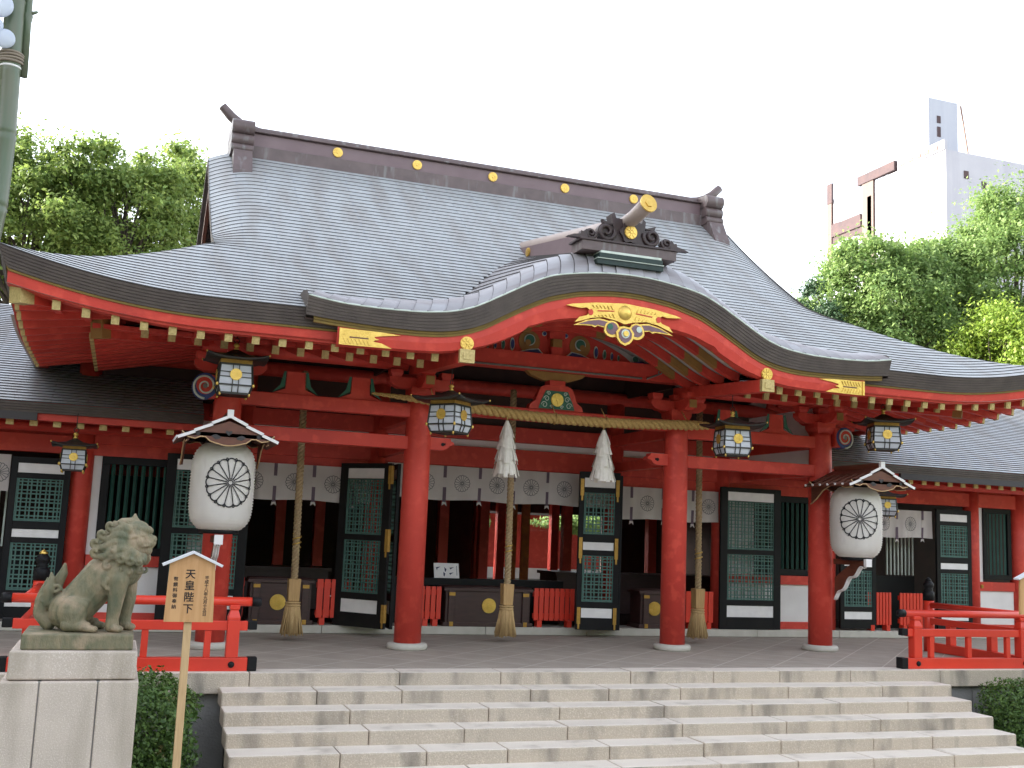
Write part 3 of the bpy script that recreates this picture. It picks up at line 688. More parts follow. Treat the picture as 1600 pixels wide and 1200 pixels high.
for x in CX:
    col_t = MB(); col_t.lathe([(.183, .085), (.183, 2.2), (.180, 2.8), (.172, 3.3), (.165, 3.36)], (x, 0, 0), 36)
    c = col_t.build("column", RED, HALL)
    mb = MB(); mb.lathe([(.255, 0), (.27, .02), (.275, .05), (.265, .075), (.24, .088), (.18, .089)], (x, 0, 0), 40); mb.build("base_stone", BASESTONE, c)
    # bracket set
    mb = MB()
    mb.lathe([(.17, 3.33), (.24, 3.44), (.24, 3.53)], (x, 0, 0), 4, rot=PI / 4, smooth=False)
    for (dx, dy, ln) in ((1, 0, .46), (0, 1, .5)):
        poly = [(-ln, 3.66), (-ln, 3.60), (-ln * .9, 3.55), (-ln * .72, 3.51), (ln * .72, 3.51), (ln * .9, 3.55), (ln, 3.60), (ln, 3.66)]
        if dx: mb.prism(poly, (x, .075, 0), X_, Z_, .15)
        else: mb.prism(poly, (x - .073, 0, 0), Y_, Z_, .146)
    for dx in (-.36, 0, .36):
        mb.lathe([(.085, 3.655), (.125, 3.715), (.125, 3.765)], (x + dx, 0, 0), 4, rot=PI / 4, smooth=False)
    mb.lathe([(.085, 3.655), (.125, 3.715), (.125, 3.765)], (x, -.4, 0), 4, rot=PI / 4, smooth=False)
    mb.box(x - .06, x + .06, -.515, -.50, 3.53, 3.65, 1)
    mb.build("bracket", [RED, OCHRE], HALL, bevel=0.008)
for s in (1, -1):
    xa, xb = s * 2.0, s * 4.572
    mb = MB(); mb.box(xa + s * .12, xb - s * .12, -.085, .085, 3.115, 3.30); mb.build("upper_tie_beam", RED, HALL, bevel=0.01)
    mb = MB(); mb.box(xa + s * .12, xb - s * .12, -.08, .08, 2.675, 2.855); mb.build("lower_tie_beam", RED, HALL, bevel=0.01)
    mb = MB(); scroll_nose(mb, (s * 1.85, .08, 2.775), -s); mb.box(s * 1.62, s * 1.64, -.085, .0, 2.76, 2.79, 1)
    mb.prism(arc(s * 1.66, 2.77, .025, 0, 2 * PI, 8)[:-1], (0, -.0705, 0), X_, Z_, .006, 1)
    mb.build("beam_nose", [RED, BLACK], HALL, bevel=0.006)
    swirl_nose(s * 4.72, s).build("painted_beam_nose", [RED, PALE, BLUEP, GREYB], HALL)
    mb = MB(); mb.cyl((xa + s * .2, 0, 3.86), (s * 4.95, 0, 3.86), .10, n=14); mb.build("purlin", RED, HALL)
    for z0_, z1_ in ((2.842, 3.118), (3.302, 3.78)):
        mb = MB(); mb.box(s * 4.545, s * 4.60, .19, 2.04, z0_, z1_); mb.build("plaster_panel", WHITE, HALL)
    mb = MB()
    for q in (.33, .67):        # little frog-leg struts, painted
        xm = xa + (xb - xa) * q
        mb.prism([(-.30, 3.302), (-.13, 3.37), (-.12, 3.60), (.12, 3.60), (.13, 3.37), (.30, 3.302)], (xm, 0.0, 0), X_, Z_, .05, 0)
        mb.prism([(-.30, 3.31), (-.20, 3.42), (-.16, 3.60), (-.13, 3.60), (-.14, 3.40)], (xm, -.051, 0), X_, Z_, .012, 1)
        mb.prism([(.30, 3.31), (.20, 3.42), (.16, 3.60), (.13, 3.60), (.14, 3.40)], (xm, -.051, 0), X_, Z_, .012, 1)
    mb.build("strut", [RED, GREENP], HALL)
    # tie beams running back to the hall wall
    for x in (s * 2.0, s * 4.572):
        mb = MB(); mb.box(x - .075, x + .075, .15, 2.15, 3.12, 3.30); mb.box(x - .07, x + .07, .15, 2.15, 2.69, 2.84); mb.build("cross_tie_beam", RED, HALL, bevel=0.008)
# centre bay: lower beam (the rope hangs before it), frog-leg strut with crest, upper rainbow beam
mb = MB(); mb.box(-1.83, 1.83, -.11, .11, 3.20, 3.375); mb.build("centre_tie_beam", RED, HALL, bevel=0.03)
mb = MB(); mb.prism([(-2.05, 3.93), (2.05, 3.93), (2.05, 4.18), (-2.05, 4.18)], (0, .10, 0), X_, Z_, .2)
kory = mb.build("rainbow_beam", RED, HALL, bevel=0.012)
mb = MB(); mb.tube([(x, -.108, 3.955) for x in (-1.35, 1.35)], .016, 8)
for s in (1, -1):
    pts = []
    for i in range(30):
        t = i / 29; a = PI * 2.3 * max(0, (t - .55) / .45)
        pts.append((s * (1.43 + .22 * min(t, .55) / .55 + .04 * math.sin(a) * (1 - t * .4)), -.112, 3.955 + .09 * min(t, .55) / .55 + .04 * (1 - math.cos(a)) * (1 - t * .5)))
    mb.tube(pts, [.016 - .008 * i / 29 for i in range(30)], 6)
mb.build("beam_bead", GREYB, kory)
mb = MB(); out_ = [(-.42, 3.376), (-.40, 3.44), (-.32, 3.50), (-.25, 3.69), (-.17, 3.73), (.17, 3.73), (.25, 3.69), (.32, 3.50), (.40, 3.44), (.42, 3.376)]
mb.prism(out_, (0, .03, 0), X_, Z_, .13, 0)
mb.prism([(-.28, 3.385), (-.25, 3.48), (-.17, 3.65), (.17, 3.65), (.25, 3.48), (.28, 3.385)], (0, -.102, 0), X_, Z_, .012, 1)
for s in (1, -1):
    for (cx, cz, r_) in ((.19, 3.44, .05), (.16, 3.53, .045), (.13, 3.61, .03), (.08, 3.42, .025)):
        pts = [(s * cx + r_ * (1 - .7 * i / 14) * math.cos(7.5 * i / 14) * s, -.116, cz + r_ * (1 - .7 * i / 14) * math.sin(7.5 * i / 14)) for i in range(15)]
        mb.tube(pts, .006, 5, 3)
mb.box(-.12, .12, -.12, .08, 3.731, 3.80, 0)
mb.prism([(-.46, 3.925), (-.40, 3.87), (-.2, 3.801), (.2, 3.801), (.40, 3.87), (.46, 3.925)], (0, .05, 0), X_, Z_, .12, 4)
fs = mb.build("frog_leg_strut", [RED, GREENP, GOLD, PALE, OCHRE], HALL)
mb = MB(); gold_disc(mb, (0, -.115, 3.52), X_, Z_, .095, petals=10); mb.build("strut_crest", GOLD, fs)
# tympanum with carved and painted clouds
mb = MB(); ty = [(-1.75, 4.181)] + [(x, KB(x) - .04) for x in np.linspace(-1.75, 1.75, 30)] + [(1.75, 4.181)]
mb.prism(ty, (0, .12, 0), X_, Z_, .03, 0)
cur = lambda u: 4.20 + .40 * max(0, math.cos(min(1, abs(u) / 1.25) * PI / 2)) ** .8
mb.prism([(-1.25, 4.182)] + [(u, cur(u)) for u in np.linspace(-1.25, 1.25, 30)] + [(1.25, 4.182)], (0, .085, 0), X_, Z_, .03, 1)
def blob(cx, cz, r_, y, mi, sq=1.0, th=.012): mb.prism([(cx + r_ * math.cos(t), cz + r_ * sq * math.sin(t)) for t in np.linspace(0, 2 * PI, 18, endpoint=False)], (0, y, 0), X_, Z_, th, mi)
for s in (1, -1):
    blob(s * .40, 4.36, .165, .052, 2); blob(s * .40, 4.385, .085, .036, 5); blob(s * .40, 4.385, .07, .022, 3); blob(s * .43, 4.34, .045, .020, 2)
    for (u0, r_, mi) in ((.66, .10, 4), (.80, .08, 3), (.92, .065, 4), (1.03, .05, 3)):
        for (f, m2, yy) in ((1.0, 5, .05), (.72, mi, .036)):
            pts = [(s * (u0 + f * r_ * .35 * math.cos(t)), 4.20 + r_ * 1.0 + f * r_ * .95 * math.sin(t)) for t in np.linspace(0, 2 * PI, 14, endpoint=False)]
            mb.prism(pts, (0, yy, 0), X_, Z_, .012, m2)
    mb.prism([(s * u, v) for u, v in ((.18, 4.20), (.26, 4.27), (.40, 4.25), (.56, 4.20), (.56, 4.187), (.18, 4.187))], (0, .036, 0), X_, Z_, .012, 5)
    mb.prism([(s * u, v) for u, v in ((.21, 4.20), (.27, 4.255), (.40, 4.235), (.52, 4.20), (.52, 4.19), (.21, 4.19))], (0, .022, 0), X_, Z_, .008, 4)
    blob(s * 1.32, 4.26, .06, .07, 5); blob(s * 1.32, 4.26, .045, .056, 3)
    mb.prism([(s * u, v) for u, v in ((1.22, 4.20), (1.42, 4.24), (1.58, 4.19), (1.22, 4.19))], (0, .056, 0), X_, Z_, .01, 4)
    blob(s * .17, 4.50, .035, .05, 5); blob(s * .17, 4.50, .024, .037, 4)
mb.box(-.09, .09, -.06, .05, 4.182, 4.30, 1); mb.box(-.07, .07, -.07, .05, 4.302, 4.42, 2); mb.box(-.12, .12, -.06, .05, 4.422, 4.53, 1); mb.cyl((0, .04, 4.60), (0, -2.2, 4.585), .06, n=10, mi=1)
mb.build("painted_tympanum", [SOFFIT, RED, OCHRE, GREENP, BLUEP, PALE], HALL)
# beams that carry the ends of the gable, seen end-on with gilt caps
for s in (1, -1):
    mb = MB(); mb.beam((s * 2.07, -2.30, 3.645), (s * 2.07, .1, 3.80), .16, .16); b_ = mb.build("gable_beam", RED, HALL)
    mb = MB(); mb.box(s * 2.07 - .092, s * 2.07 + .092, -2.36, -2.30, 3.565, 3.725); mb.box(s * 2.07 - .05, s * 2.07 + .05, -2.368, -2.36, 3.605, 3.685); mb.build("beam_cap", GOLDCAP, b_)
# ---- rafters
def rafter(p0, p1, name, cap=True):
    mb = MB(); mb.beam(p0, p1, .075, .094); r_ = mb.build(name, RED, HALL)
    if cap:
        p0, p1 = Vector(p0), Vector(p1); d = (p0 - p1).normalized()
        mb = MB(); mb.beam(p0 - d * .03, p0 + d * .012, .084, .102); mb.beam(p0 + d * .0122, p0 + d * .017, .048, .062); mb.build("rafter_cap", GOLDCAP, r_)
xs_u = [2.40 + .30 * k for k in range(15)]
for s in (1, -1):
    for x in xs_u:
        l = lift(XE - x, .2)
        if x < 6.65:
            ye = min(-1.0, -.95)
            rafter((s * x, -2.12, 3.635 + l), (s * x, -.95, 3.835 + l * .5), "flying_rafter")
    for k in range(12):
        x = 2.38 + .30 * k
        if x < 5.85: rafter((s * x, -1.37, 3.66 + .3 * lift(XE - x - .9, .2)), (s * x, 2.1, 4.39), "base_rafter")
    for k in range(12):
        y = -1.75 + .30 * k; l = lift(y - YEV, .2)
        rafter((s * 7.02, y, 3.635 + l), (s * 5.9, y, 3.835 + l * .5), "side_flying_rafter")
    for k in range(10):
        y = -1.0 + .30 * k
        rafter((s * 6.27, y, 3.66), (s * 4.7, y, 3.98), "side_base_rafter", cap=(s < 0))
    mb = MB(); mb.beam((s * 7.0, -2.10, 3.90), (s * 4.75, .15, 4.15), .15, .22); h_ = mb.build("hip_rafter", RED, HALL)
    mb = MB(); d = Vector((s * 2.25, -2.25, -.25)).normalized(); p = Vector((s * 7.0, -2.10, 3.90)); mb.beam(p - d * .16, p + d * .02, .165, .235); mb.build("hip_rafter_cap", GOLDCAP, h_)
    mb = MB(); mb.beam((s * 6.20, -1.30, 3.74), (s * 4.75, .15, 3.98), .17, .24); h_ = mb.build("lower_hip_rafter", RED, HALL)
    mb = MB(); p = Vector((s * 6.20, -1.30, 3.74)); d = Vector((s * 1.45, -1.45, -.24)).normalized(); mb.beam(p - d * .12, p + d * .015, .18, .255); mb.build("hip_rafter_cap", OCHRE, h_)
# boards along the rafter ends and the soffit above the rafters
for s in (1, -1):
    mb = MB(); mb.box(s * 2.2, s * 6.25, -1.36, -1.24, 3.725, 3.775); mb.box(s * 6.13, s * 6.25, -1.24, 2.4, 3.726, 3.775); mb.build("rafter_board", RED, HALL)
    mb = MB()
    def lx(x): return lift(XE - x, .2)
    xs = np.linspace(2.16, XE - .1, 30)
    mb.grid([[(s * x, -2.22 if True else 0, 3.70 + lx(x)) for x in xs], [(s * x, -1.28, 3.86 + lx(x) * .6) for x in xs]], 0, False, flip=(s > 0))
    mb.grid([[(s * x, y, 3.735 + .21 * (y + 1.37)) for x in (2.16, 6.1)] for y in (-1.27, 2.25)], 0, False, flip=(s > 0))
    ys = np.linspace(-1.28, 9, 30)
    mb.grid([[(s * 7.12, y, 3.70 + lift(y - YEV, .2)) for y in ys], [(s * 6.1, y, 3.86 + lift(y - YEV, .2) * .6) for y in ys]], 0, False, flip=(s < 0))
    mb.grid([[(s * 6.15, y, 3.745) for y in (-1.27, 9)], [(s * 4.6, y, 4.06) for y in (-1.27, 9)]], 0, False, flip=(s < 0))
    mb.build("soffit", SOFFIT, HALL)
mb = MB(); mb.add([(-6.9, -1.9, 4.02), (6.9, -1.9, 4.02), (6.9, .2, 4.5), (-6.9, .2, 4.5)], [(0, 1, 2, 3)]);
# dark boards inside the roof space over the porch, either side of the curved gable
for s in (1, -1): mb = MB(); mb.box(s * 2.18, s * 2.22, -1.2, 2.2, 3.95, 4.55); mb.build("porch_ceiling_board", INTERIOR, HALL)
# ---- front wall of the hall
WY = 2.2
mb = MB(); blocks(mb, -16, 16, 2.0, 2.6, 0.005, .125, 400, 1.6); mb.build("sill_stone", BASESTONE, HALL, bevel=0.01)
for x in (-6.34, -4.12, -2.05, 2.05, 4.12, 6.34):
    mb = MB(); mb.cyl((x, WY + .06, .12), (x, WY + .06, 3.9), .155, n=24); mb.build("wall_column", RED, HALL)
for s in (1, -1):
    # panel between the corner column and the doors
    mb = MB(); mb.box(s * 4.28, s * 6.18, WY + .02, WY + .10, .125, .25); mb.build("wall_rail", RED, HALL, bevel=0.006)
    mb = MB(); mb.box(s * 4.28, s * 6.18, WY, WY + .10, .90, 1.055); mb.build("wall_rail", RED, HALL, bevel=0.006)
    mb = MB(); mb.box(s * 4.28, s * 6.18, WY + .05, WY + .09, .25, .90)
    mb.box(s * 6.075, s * 6.185, WY + .05, WY + .09, 1.055, 2.46); mb.box(s * 4.28, s * 4.80, WY + .05, WY + .09, 1.055, 2.46)
    mb.build("plaster_wall", WHITE, HALL)
    mb = MB(); mb.box(s * 4.82, s * 6.07, WY, WY + .11, 1.06, 1.17); mb.box(s * 4.82, s * 6.07, WY, WY + .11, 2.35, 2.46); mb.box(s * 4.82, s * 4.93, WY + .002, WY + .108, 1.17, 2.35); mb.box(s * 5.96, s * 6.07, WY + .002, WY + .108, 1.17, 2.35)
    wf = mb.build("slatted_window", BLACK, HALL, bevel=0.006)
    mb = MB()
    for k in range(10):
        x = s * (4.985 + .103 * k); mb.beam((x, WY + .055, 1.17), (x, WY + .055, 2.35), .040, .040, upv=(1, 1, 0))
    mb.build("window_slat", DTEAL, wf)
# beams above the openings
mb = MB(); mb.box(-6.2, 6.2, WY - .03, WY + .14, 2.63, 2.96); mb.build("lintel", RED, HALL, bevel=0.01)
mb = MB(); mb.box(-6.2, 6.2, WY + .0, WY + .10, 2.462, 2.628)
for a, b in ((-4.0, -2.2), (2.2, 4.0)): pass
mb.build("door_head", RED, HALL)
mb = MB(); mb.box(-6.2, 6.2, WY + .06, WY + .10, 2.962, 3.075); mb.build("upper_plaster", WHITE, HALL)
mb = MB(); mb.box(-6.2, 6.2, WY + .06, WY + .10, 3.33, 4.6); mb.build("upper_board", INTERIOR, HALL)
mb = MB(); mb.box(-6.25, 6.25, WY - .05, WY + .14, 3.078, 3.325); mb.build("upper_beam", RED, HALL, bevel=0.01)
mb = MB(); mb.cyl((-6.3, WY - .02, 3.93), (6.3, WY - .02, 3.93), .11, n=14); mb.build("wall_purlin", RED, HALL)
# interior: floor, walls, ceiling and inner columns
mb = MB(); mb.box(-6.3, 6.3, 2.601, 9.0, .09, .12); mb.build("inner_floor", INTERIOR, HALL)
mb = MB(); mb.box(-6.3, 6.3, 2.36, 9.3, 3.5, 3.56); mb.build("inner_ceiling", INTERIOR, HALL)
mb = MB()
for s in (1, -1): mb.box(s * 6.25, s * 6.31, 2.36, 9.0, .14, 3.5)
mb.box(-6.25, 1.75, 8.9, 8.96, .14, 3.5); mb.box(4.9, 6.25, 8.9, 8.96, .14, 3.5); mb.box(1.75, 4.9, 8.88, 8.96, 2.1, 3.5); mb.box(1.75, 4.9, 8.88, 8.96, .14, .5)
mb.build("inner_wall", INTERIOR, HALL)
for (x, y) in ((-2.95, 6.2), (-2.2, 6.3), (-3.6, 6.6), (.05, 5.6), (1.0, 6.0), (1.35, 7.4), (2.95, 6.4), (4.95, 6.5), (-.6, 7.2), (5.5, 4.6), (-4.6, 4.2), (2.3, 8.7), (3.6, 8.7)):
    mb = MB(); mb.box(x - .095, x + .095, y - .095, y + .095, .14, 3.5); mb.build("inner_column", RED, HALL, bevel=0.01)
mb = MB(); mb.box(-6.2, 6.2, 6.1, 6.3, 2.35, 2.60); mb.box(-6.2, 6.2, 4.4, 4.55, 2.75, 3.0); mb.build("inner_beam", RED, HALL)
for (x0, x1, z) in ((-4.2, -2.2, .8), (2.2, 5.9, .85)):
    mb = MB(); mb.box(x0, x1, 5.0, 5.9, .14, z); mb.box(x0 - .05, x1 + .05, 4.95, 5.95, z, z + .06); mb.build("inner_altar_table", CHEST, HALL)
for x in (1.78, 2.06):
    o = MB(); o.box(x - .085, x + .085, 6.42, 6.48, .5, 2.7); o.cyl((x, 6.45, 2.7), (x, 6.45, 2.85), .03, n=8)
    tag(o.build("brocade_banner", ORANGE), "orange brocade banner hanging inside the hall, " + ("nearer the middle bell rope" if x < 1.9 else "the right one of the pair"), "banner", "orange banners inside the hall")
# black counter across the centre opening
mb = MB(); mb.box(-1.78, 1.30, 2.52, 2.74, .72, .84); mb.box(-1.72, 1.25, 2.58, 2.70, .13, .72); mb.build("counter", BLACK, HALL, bevel=0.008)
#PART4
# ---- lattice doors
def place(mb, O, ang):
    c, s = math.cos(ang), math.sin(ang)
    mb.V = [(O[0] + x * c - y * s, O[1] + x * s + y * c, O[2] + z) for x, y, z in mb.V]; return mb
def lattice_door(parent, O, ang, wd, z0, z1, style, brass=(), rev=False):
    """leaf from O along angle ang; front faces local -Y"""
    f = .085 if wd < .9 else .14; h = z1 - z0
    if style == 'hall': rows = [('w', .945, .995 - .035), ('l', .56, .90), ('l', .205, .525), ('w', .085, .165)]
    else: rows = [('w', .90, .96), ('l', .60, .865), ('w', .50, .55), ('l', .175, .465), ('w', .075, .135)]
    rows = [(k, z0 + a * h, z0 + b * h) for k, a, b in rows]
    if style == 'hall': rows[0] = ('w', z0 + h * .905, z0 + h * .968)
    mb = MB(); mb.box(0, f, -.025, .025, z0, z1); mb.box(wd - f, wd, -.025, .025, z0, z1)
    ed = [z1] + [v for k, a, b in rows for v in (b, a)] + [z0]
    for i in range(0, len(ed), 2): mb.box(f, wd - f, -.024, .024, ed[i + 1], ed[i])
    door = place(mb, O, ang).build("lattice_door", BLACK, parent, bevel=0.004)
    for k, a, b in rows:
        if k == 'w':
            mb = MB(); mb.box(f + .002, wd - f - .002, -.012, .012, a, b); place(mb, O, ang).build("door_panel", WPAINT, door)
        else:
            mb = MB(); x = f + .004; i = 0
            n = max(3, round((wd - 2 * f) / .125)); p = (wd - 2 * f) / n
            for i in range(n):
                for q in (.22, .62): mb.box(f + p * (i + q) - .009, f + p * (i + q) + .009, -.013, .007, a, b)
            n = max(3, round((b - a) / .125)); p = (b - a) / n
            for i in range(n):
                for q in (.22, .62): mb.box(f, wd - f, -.009, .011, a + p * (i + q) - .009, a + p * (i + q) + .009)
            for (u0, u1) in ((f, f + .014), (wd - f - .014, wd - f)): mb.box(u0, u1, -.014, .012, a, b)
            mb.box(f, wd - f, -.0142, .0122, a, a + .014); mb.box(f, wd - f, -.0142, .0122, b - .014, b)
            place(mb, O, ang).build("lattice_panel", TEAL, door)
    for (x, za, zb) in brass:
        mb = MB(); q = .028; mb.box(x - q, x + q, -.034, .03, za, zb); mb.box(x - q * .5, x + q * .5, -.036, -.03, za - .08, za); place(mb, O, ang).build("door_fitting", BRASS, door)
    return door
lattice_door(HALL, (3.98, 2.02, 0), 0, 1.21, .13, 2.55, 'hall')
lattice_door(HALL, (-5.19, 2.02, 0), 0, 1.21, .13, 2.55, 'hall')
br = lambda xs: [(x, a, b) for x in xs for a, b in ((.22, .48), (1.25, 1.58), (2.25, 2.52))]
lattice_door(HALL, (-2.62, 2.10, 0), math.atan2(-.75, .62), .97, .13, 2.56, 'hall', br((.945,)))
lattice_door(HALL, (-1.90, 1.36, 0), math.atan2(.72, .02), .74, .13, 2.56, 'hall')
lattice_door(HALL, (1.17, 1.68, 0), math.atan2(-.12, .66), .68, .13, 2.64, 'wing', br((.045, .635)))
lattice_door(HALL, (1.87, 1.57, 0), math.atan2(.55, .24), .64, .13, 2.60, 'hall')

# ------------------------------------------------------------------ side wings
def wing(s):
    side = "left" if s < 0 else "right"
    T = thing("shrine_wing", ("low red wing with a grey copper roof, behind the lion statue" if s < 0 else "low red wing with a bluish copper roof beyond the rightmost porch column"), "building", (s * 9, 2.2, 0), "low wings beside the hall")
    sl, y0, z0 = .45, .90, 3.04
    mb = MB()
    def rows_(xa, xb, n0, n1):
        for i in range(n0, n1):
            ya, yb = y0 + .105 * i, y0 + .105 * (i + 1); za, zb = z0 + sl * (ya - y0), z0 + sl * (yb - y0)
            P = [[(s * x, ya, za) for x in np.linspace(xa, xb, 12)], [(s * x, ya - .003, za + .013) for x in np.linspace(xa, xb, 12)], [(s * x, yb, zb) for x in np.linspace(xa, xb, 12)]]
            U = [[(p[0], i + (.02 if q < 2 else .98)) for p in P[q]] for q in range(3)]
            mb.grid(P[:2], 1, False, flip=(s < 0), uv=U[:2]); mb.grid(P[1:], 0, True, flip=(s < 0), uv=U[1:])
    rows_(4.80, 7.22, 0, 20); rows_(7.22, 15, 0, 44)
    rf = mb.build("roof", [WROOF, LIPDARK], T)
    mb = MB()
    for k in range(4): mb.box(s * 4.8, s * 15, y0 + .012 * k + .002, y0 + .10, z0 - .033 * (k + 1) - .003, z0 - .033 * k - .006)
    mb.build("eave_edge", BARKEDGE, rf)
    mb = MB(); mb.box(s * 4.8, s * 15, y0 + .09, y0 + .22, z0 - .225, z0 - .136); mb.build("eave_board", RED, rf)
    mb = MB(); mb.box(s * 6.9, s * 15, y0 + .03, y0 + .088, z0 - .235, z0 - .137); mb.build("gutter", LIPDARK, rf)
    mb = MB(); mb.add([(s * 4.8, y0 + .05, z0 - .13), (s * 15, y0 + .05, z0 - .13), (s * 15, 2.5, z0 + .16), (s * 4.8, 2.5, z0 + .16)], [(0, 1, 2, 3)]); mb.build("soffit", SOFFIT, rf)
    for k in range(20):
        x = s * (5.22 + .2875 * k); mb = MB(); mb.beam((x, 1.10, 2.795), (x, 2.3, 2.99), .085, .09); r_ = mb.build("rafter", RED, T)
        mb = MB(); mb.box(x - .048, x + .048, 1.075, 1.10, 2.742, 2.842); mb.box(x - .028, x + .028, 1.069, 1.0748, 2.76, 2.825); mb.build("rafter_cap", GOLDCAP, r_)
    mb = MB(); mb.box(s * 6.5, s * 15, WY - .03, WY + .12, 2.46, 2.72); mb.build("wall_beam", RED, T, bevel=.008)
    mb = MB(); mb.box(s * 6.35, s * 15, WY + .04, WY + .10, 2.72, 3.3); mb.build("upper_wall", RED, T)
    mb = MB(); mb.cyl((s * 4.8, 1.9, 2.80), (s * 15, 1.9, 2.80), .065, n=12); mb.build("purlin", RED, T)
    for x in (9.63, 10.76, 13): mb = MB(); mb.cyl((s * x, WY + .06, .12), (s * x, WY + .06, 3.0), .145, n=24); mb.build("wall_column", RED, T)
    lattice_door(T, (6.47 if s > 0 else -7.24, 2.06, 0), 0, .77, .16, 2.38, 'wing')
    lattice_door(T, (8.62 if s > 0 else -9.43, 2.06, 0), 0, .81, .16, 2.38, 'wing')
    mb = MB(); mb.box(s * 9.88, s * 10.56, WY, WY + .1, 1.10, 1.19); mb.box(s * 9.88, s * 10.56, WY, WY + .1, 2.36, 2.45); mb.box(s * 9.88, s * 9.97, WY + .002, WY + .098, 1.19, 2.36); mb.box(s * 10.47, s * 10.56, WY + .002, WY + .098, 1.19, 2.36)
    wf = mb.build("slatted_window", BLACK, T, bevel=.005)
    mb = MB()
    for k in range(6): mb.beam((s * (10.0 + .088 * k), WY + .05, 1.19), (s * (10.0 + .088 * k), WY + .05, 2.36), .038, .038, upv=(1, 1, 0))
    mb.build("window_slat", DTEAL, wf)
    mb = MB(); mb.box(s * 9.78, s * 9.88, WY + .04, WY + .08, 1.05, 2.46); mb.box(s * 9.76, s * 10.62, WY + .04, WY + .08, .25, .88); mb.box(s * 10.9, s * 12.86, WY + .04, WY + .08, .25, 2.46); mb.build("plaster_wall", WHITE, T)
    mb = MB(); mb.box(s * 9.76, s * 10.62, WY + .01, WY + .1, .125, .25); mb.build("wall_rail", RED, T, bevel=.005)
    mb = MB(); mb.box(s * 9.70, s * 10.62, WY, WY + .1, .88, 1.05); gold = mb.build("wall_rail", RED, T, bevel=.005)
    mb = MB(); gold_disc(mb, (s * 9.80, WY - .002, .965), X_, Z_, .035, petals=6); mb.build("rail_boss", BRASS, gold)
    mb = MB(); mb.box(s * 6.36, s * 15, 4.6, 4.7, .1, 3.2); mb.box(s * 6.36, s * 15, 2.6, 4.6, .06, .115); mb.box(s * 6.36, s * 15, 2.4, 4.7, 3.2, 3.25); mb.build("inner_wall", INTERIOR, T)
    mb = MB()
    for a, b in ((7.27, 7.55), (7.92, 8.60)):
        n = round((b - a) / .085)
        for k in range(n): x = a + (b - a) * (k + .5) / n; mb.box(s * x - .012, s * x + .012, 2.62, 2.65, 1.12, 2.05)
    mb.build("inner_slat", PALE, T)
    mb = MB(); mb.box(s * 7.0, s * 8.62, 2.66, 2.72, .12, 1.10); mb.build("inner_counter", BLACK, T)
    return T
wing(-1); wing(1)

# ------------------------------------------------------------------ things hung in the openings
def curtain(x0, x1, z0, z1, y, crests, ribbons_, label, seed, R_=.135):
    t = thing("curtain", label, "curtain", ((x0 + x1) / 2, y, z1), "white crested curtains over the doorways")
    r = random.Random(seed); ph = [r.uniform(0, 6) for _ in range(4)]
    def yy(x, v): return y + (.012 * math.sin(9 * x + ph[0]) + .010 * math.sin(17 * x + ph[1] + 1.5 * v)) * (.3 + v) + .004 * math.sin(31 * x + ph[2])
    def zz(x, v): return z1 + (z0 - z1) * v - .012 * v * math.sin(5 * x + ph[3])
    n = max(20, int((x1 - x0) * 36)); mb = MB()
    mb.grid([[(x, yy(x, v), zz(x, v)) for x in np.linspace(x0, x1, n)] for v in np.linspace(1, 0, 12)], 0, True)
    mb.build("cloth", CLOTH, t)
    zc = (z0 + z1) / 2
    for cx in crests:
        mb = MB(); fn = lambda u, v, cx=cx: (cx + u, yy(cx + u, (z1 - (zc + v)) / (z1 - z0)) - .004, zz(cx + u, (z1 - (zc + v)) / (z1 - z0)))
        chrysanthemum(mb, R_, .010, fn, loops=False); mb.build("crest_print", CRESTINK, t)
    for cx in ribbons_:
        mb = MB()
        for v0, v1 in ((0.0, .34), (.62, 1.06)):
            P = [[(cx + q, yy(cx + q, min(v, 1)) - .006, zz(cx + q, v)) for q in (-.026, 0, .026)] for v in np.linspace(v1, v0, 6)]; mb.grid(P, 0, True)
        mb.grid([[(cx + q, yy(cx + q, min(v, 1)) - .004, zz(cx + q, v)) for q in (-.022, 0, .022)] for v in np.linspace(.62, .34, 4)], 1, True)
        mb.prism([(cx - .03, zz(cx, 1.05)), (cx + .03, zz(cx, 1.05)), (cx + .045, zz(cx, 1.17)), (cx + .005, zz(cx, 1.10)), (cx - .04, zz(cx, 1.16))], (0, yy(cx, 1) - .005, 0), X_, Z_, .003, 1)
        mb.build("ribbon", [MAUVE, CLOTH], t)
    return t
curtain(-4.0, -2.08, 1.96, 2.50, 2.12, (-3.95 + .02, -3.33, -2.74), (-3.62, -3.04, -2.44), "white curtain with crests in the doorway between the two left porch columns", 1)
curtain(-1.9, 1.9, 2.085, 2.62, 2.14, (-1.26, -.67, -.08, .51, 1.10), (-1.52, -.96, -.37, .21, .80), "longest white crested curtain, across the centre doorway above the counter", 2)
curtain(2.08, 4.0, 1.92, 2.46, 2.12, (2.62, 3.22, 3.80), (2.32, 2.92, 3.50), "white crested curtain in the doorway between the two right porch columns", 3)
curtain(7.26, 8.60, 1.82, 2.33, 2.14, (7.5, 8.1), (7.8, 8.38), "white curtain over pale window slats in the right wing", 4)
curtain(-8.6, -7.26, 1.90, 2.40, 2.10, (-7.40, -8.0), (-7.7, -8.3), "white curtain in the left wing cut off by the picture's left side", 5)

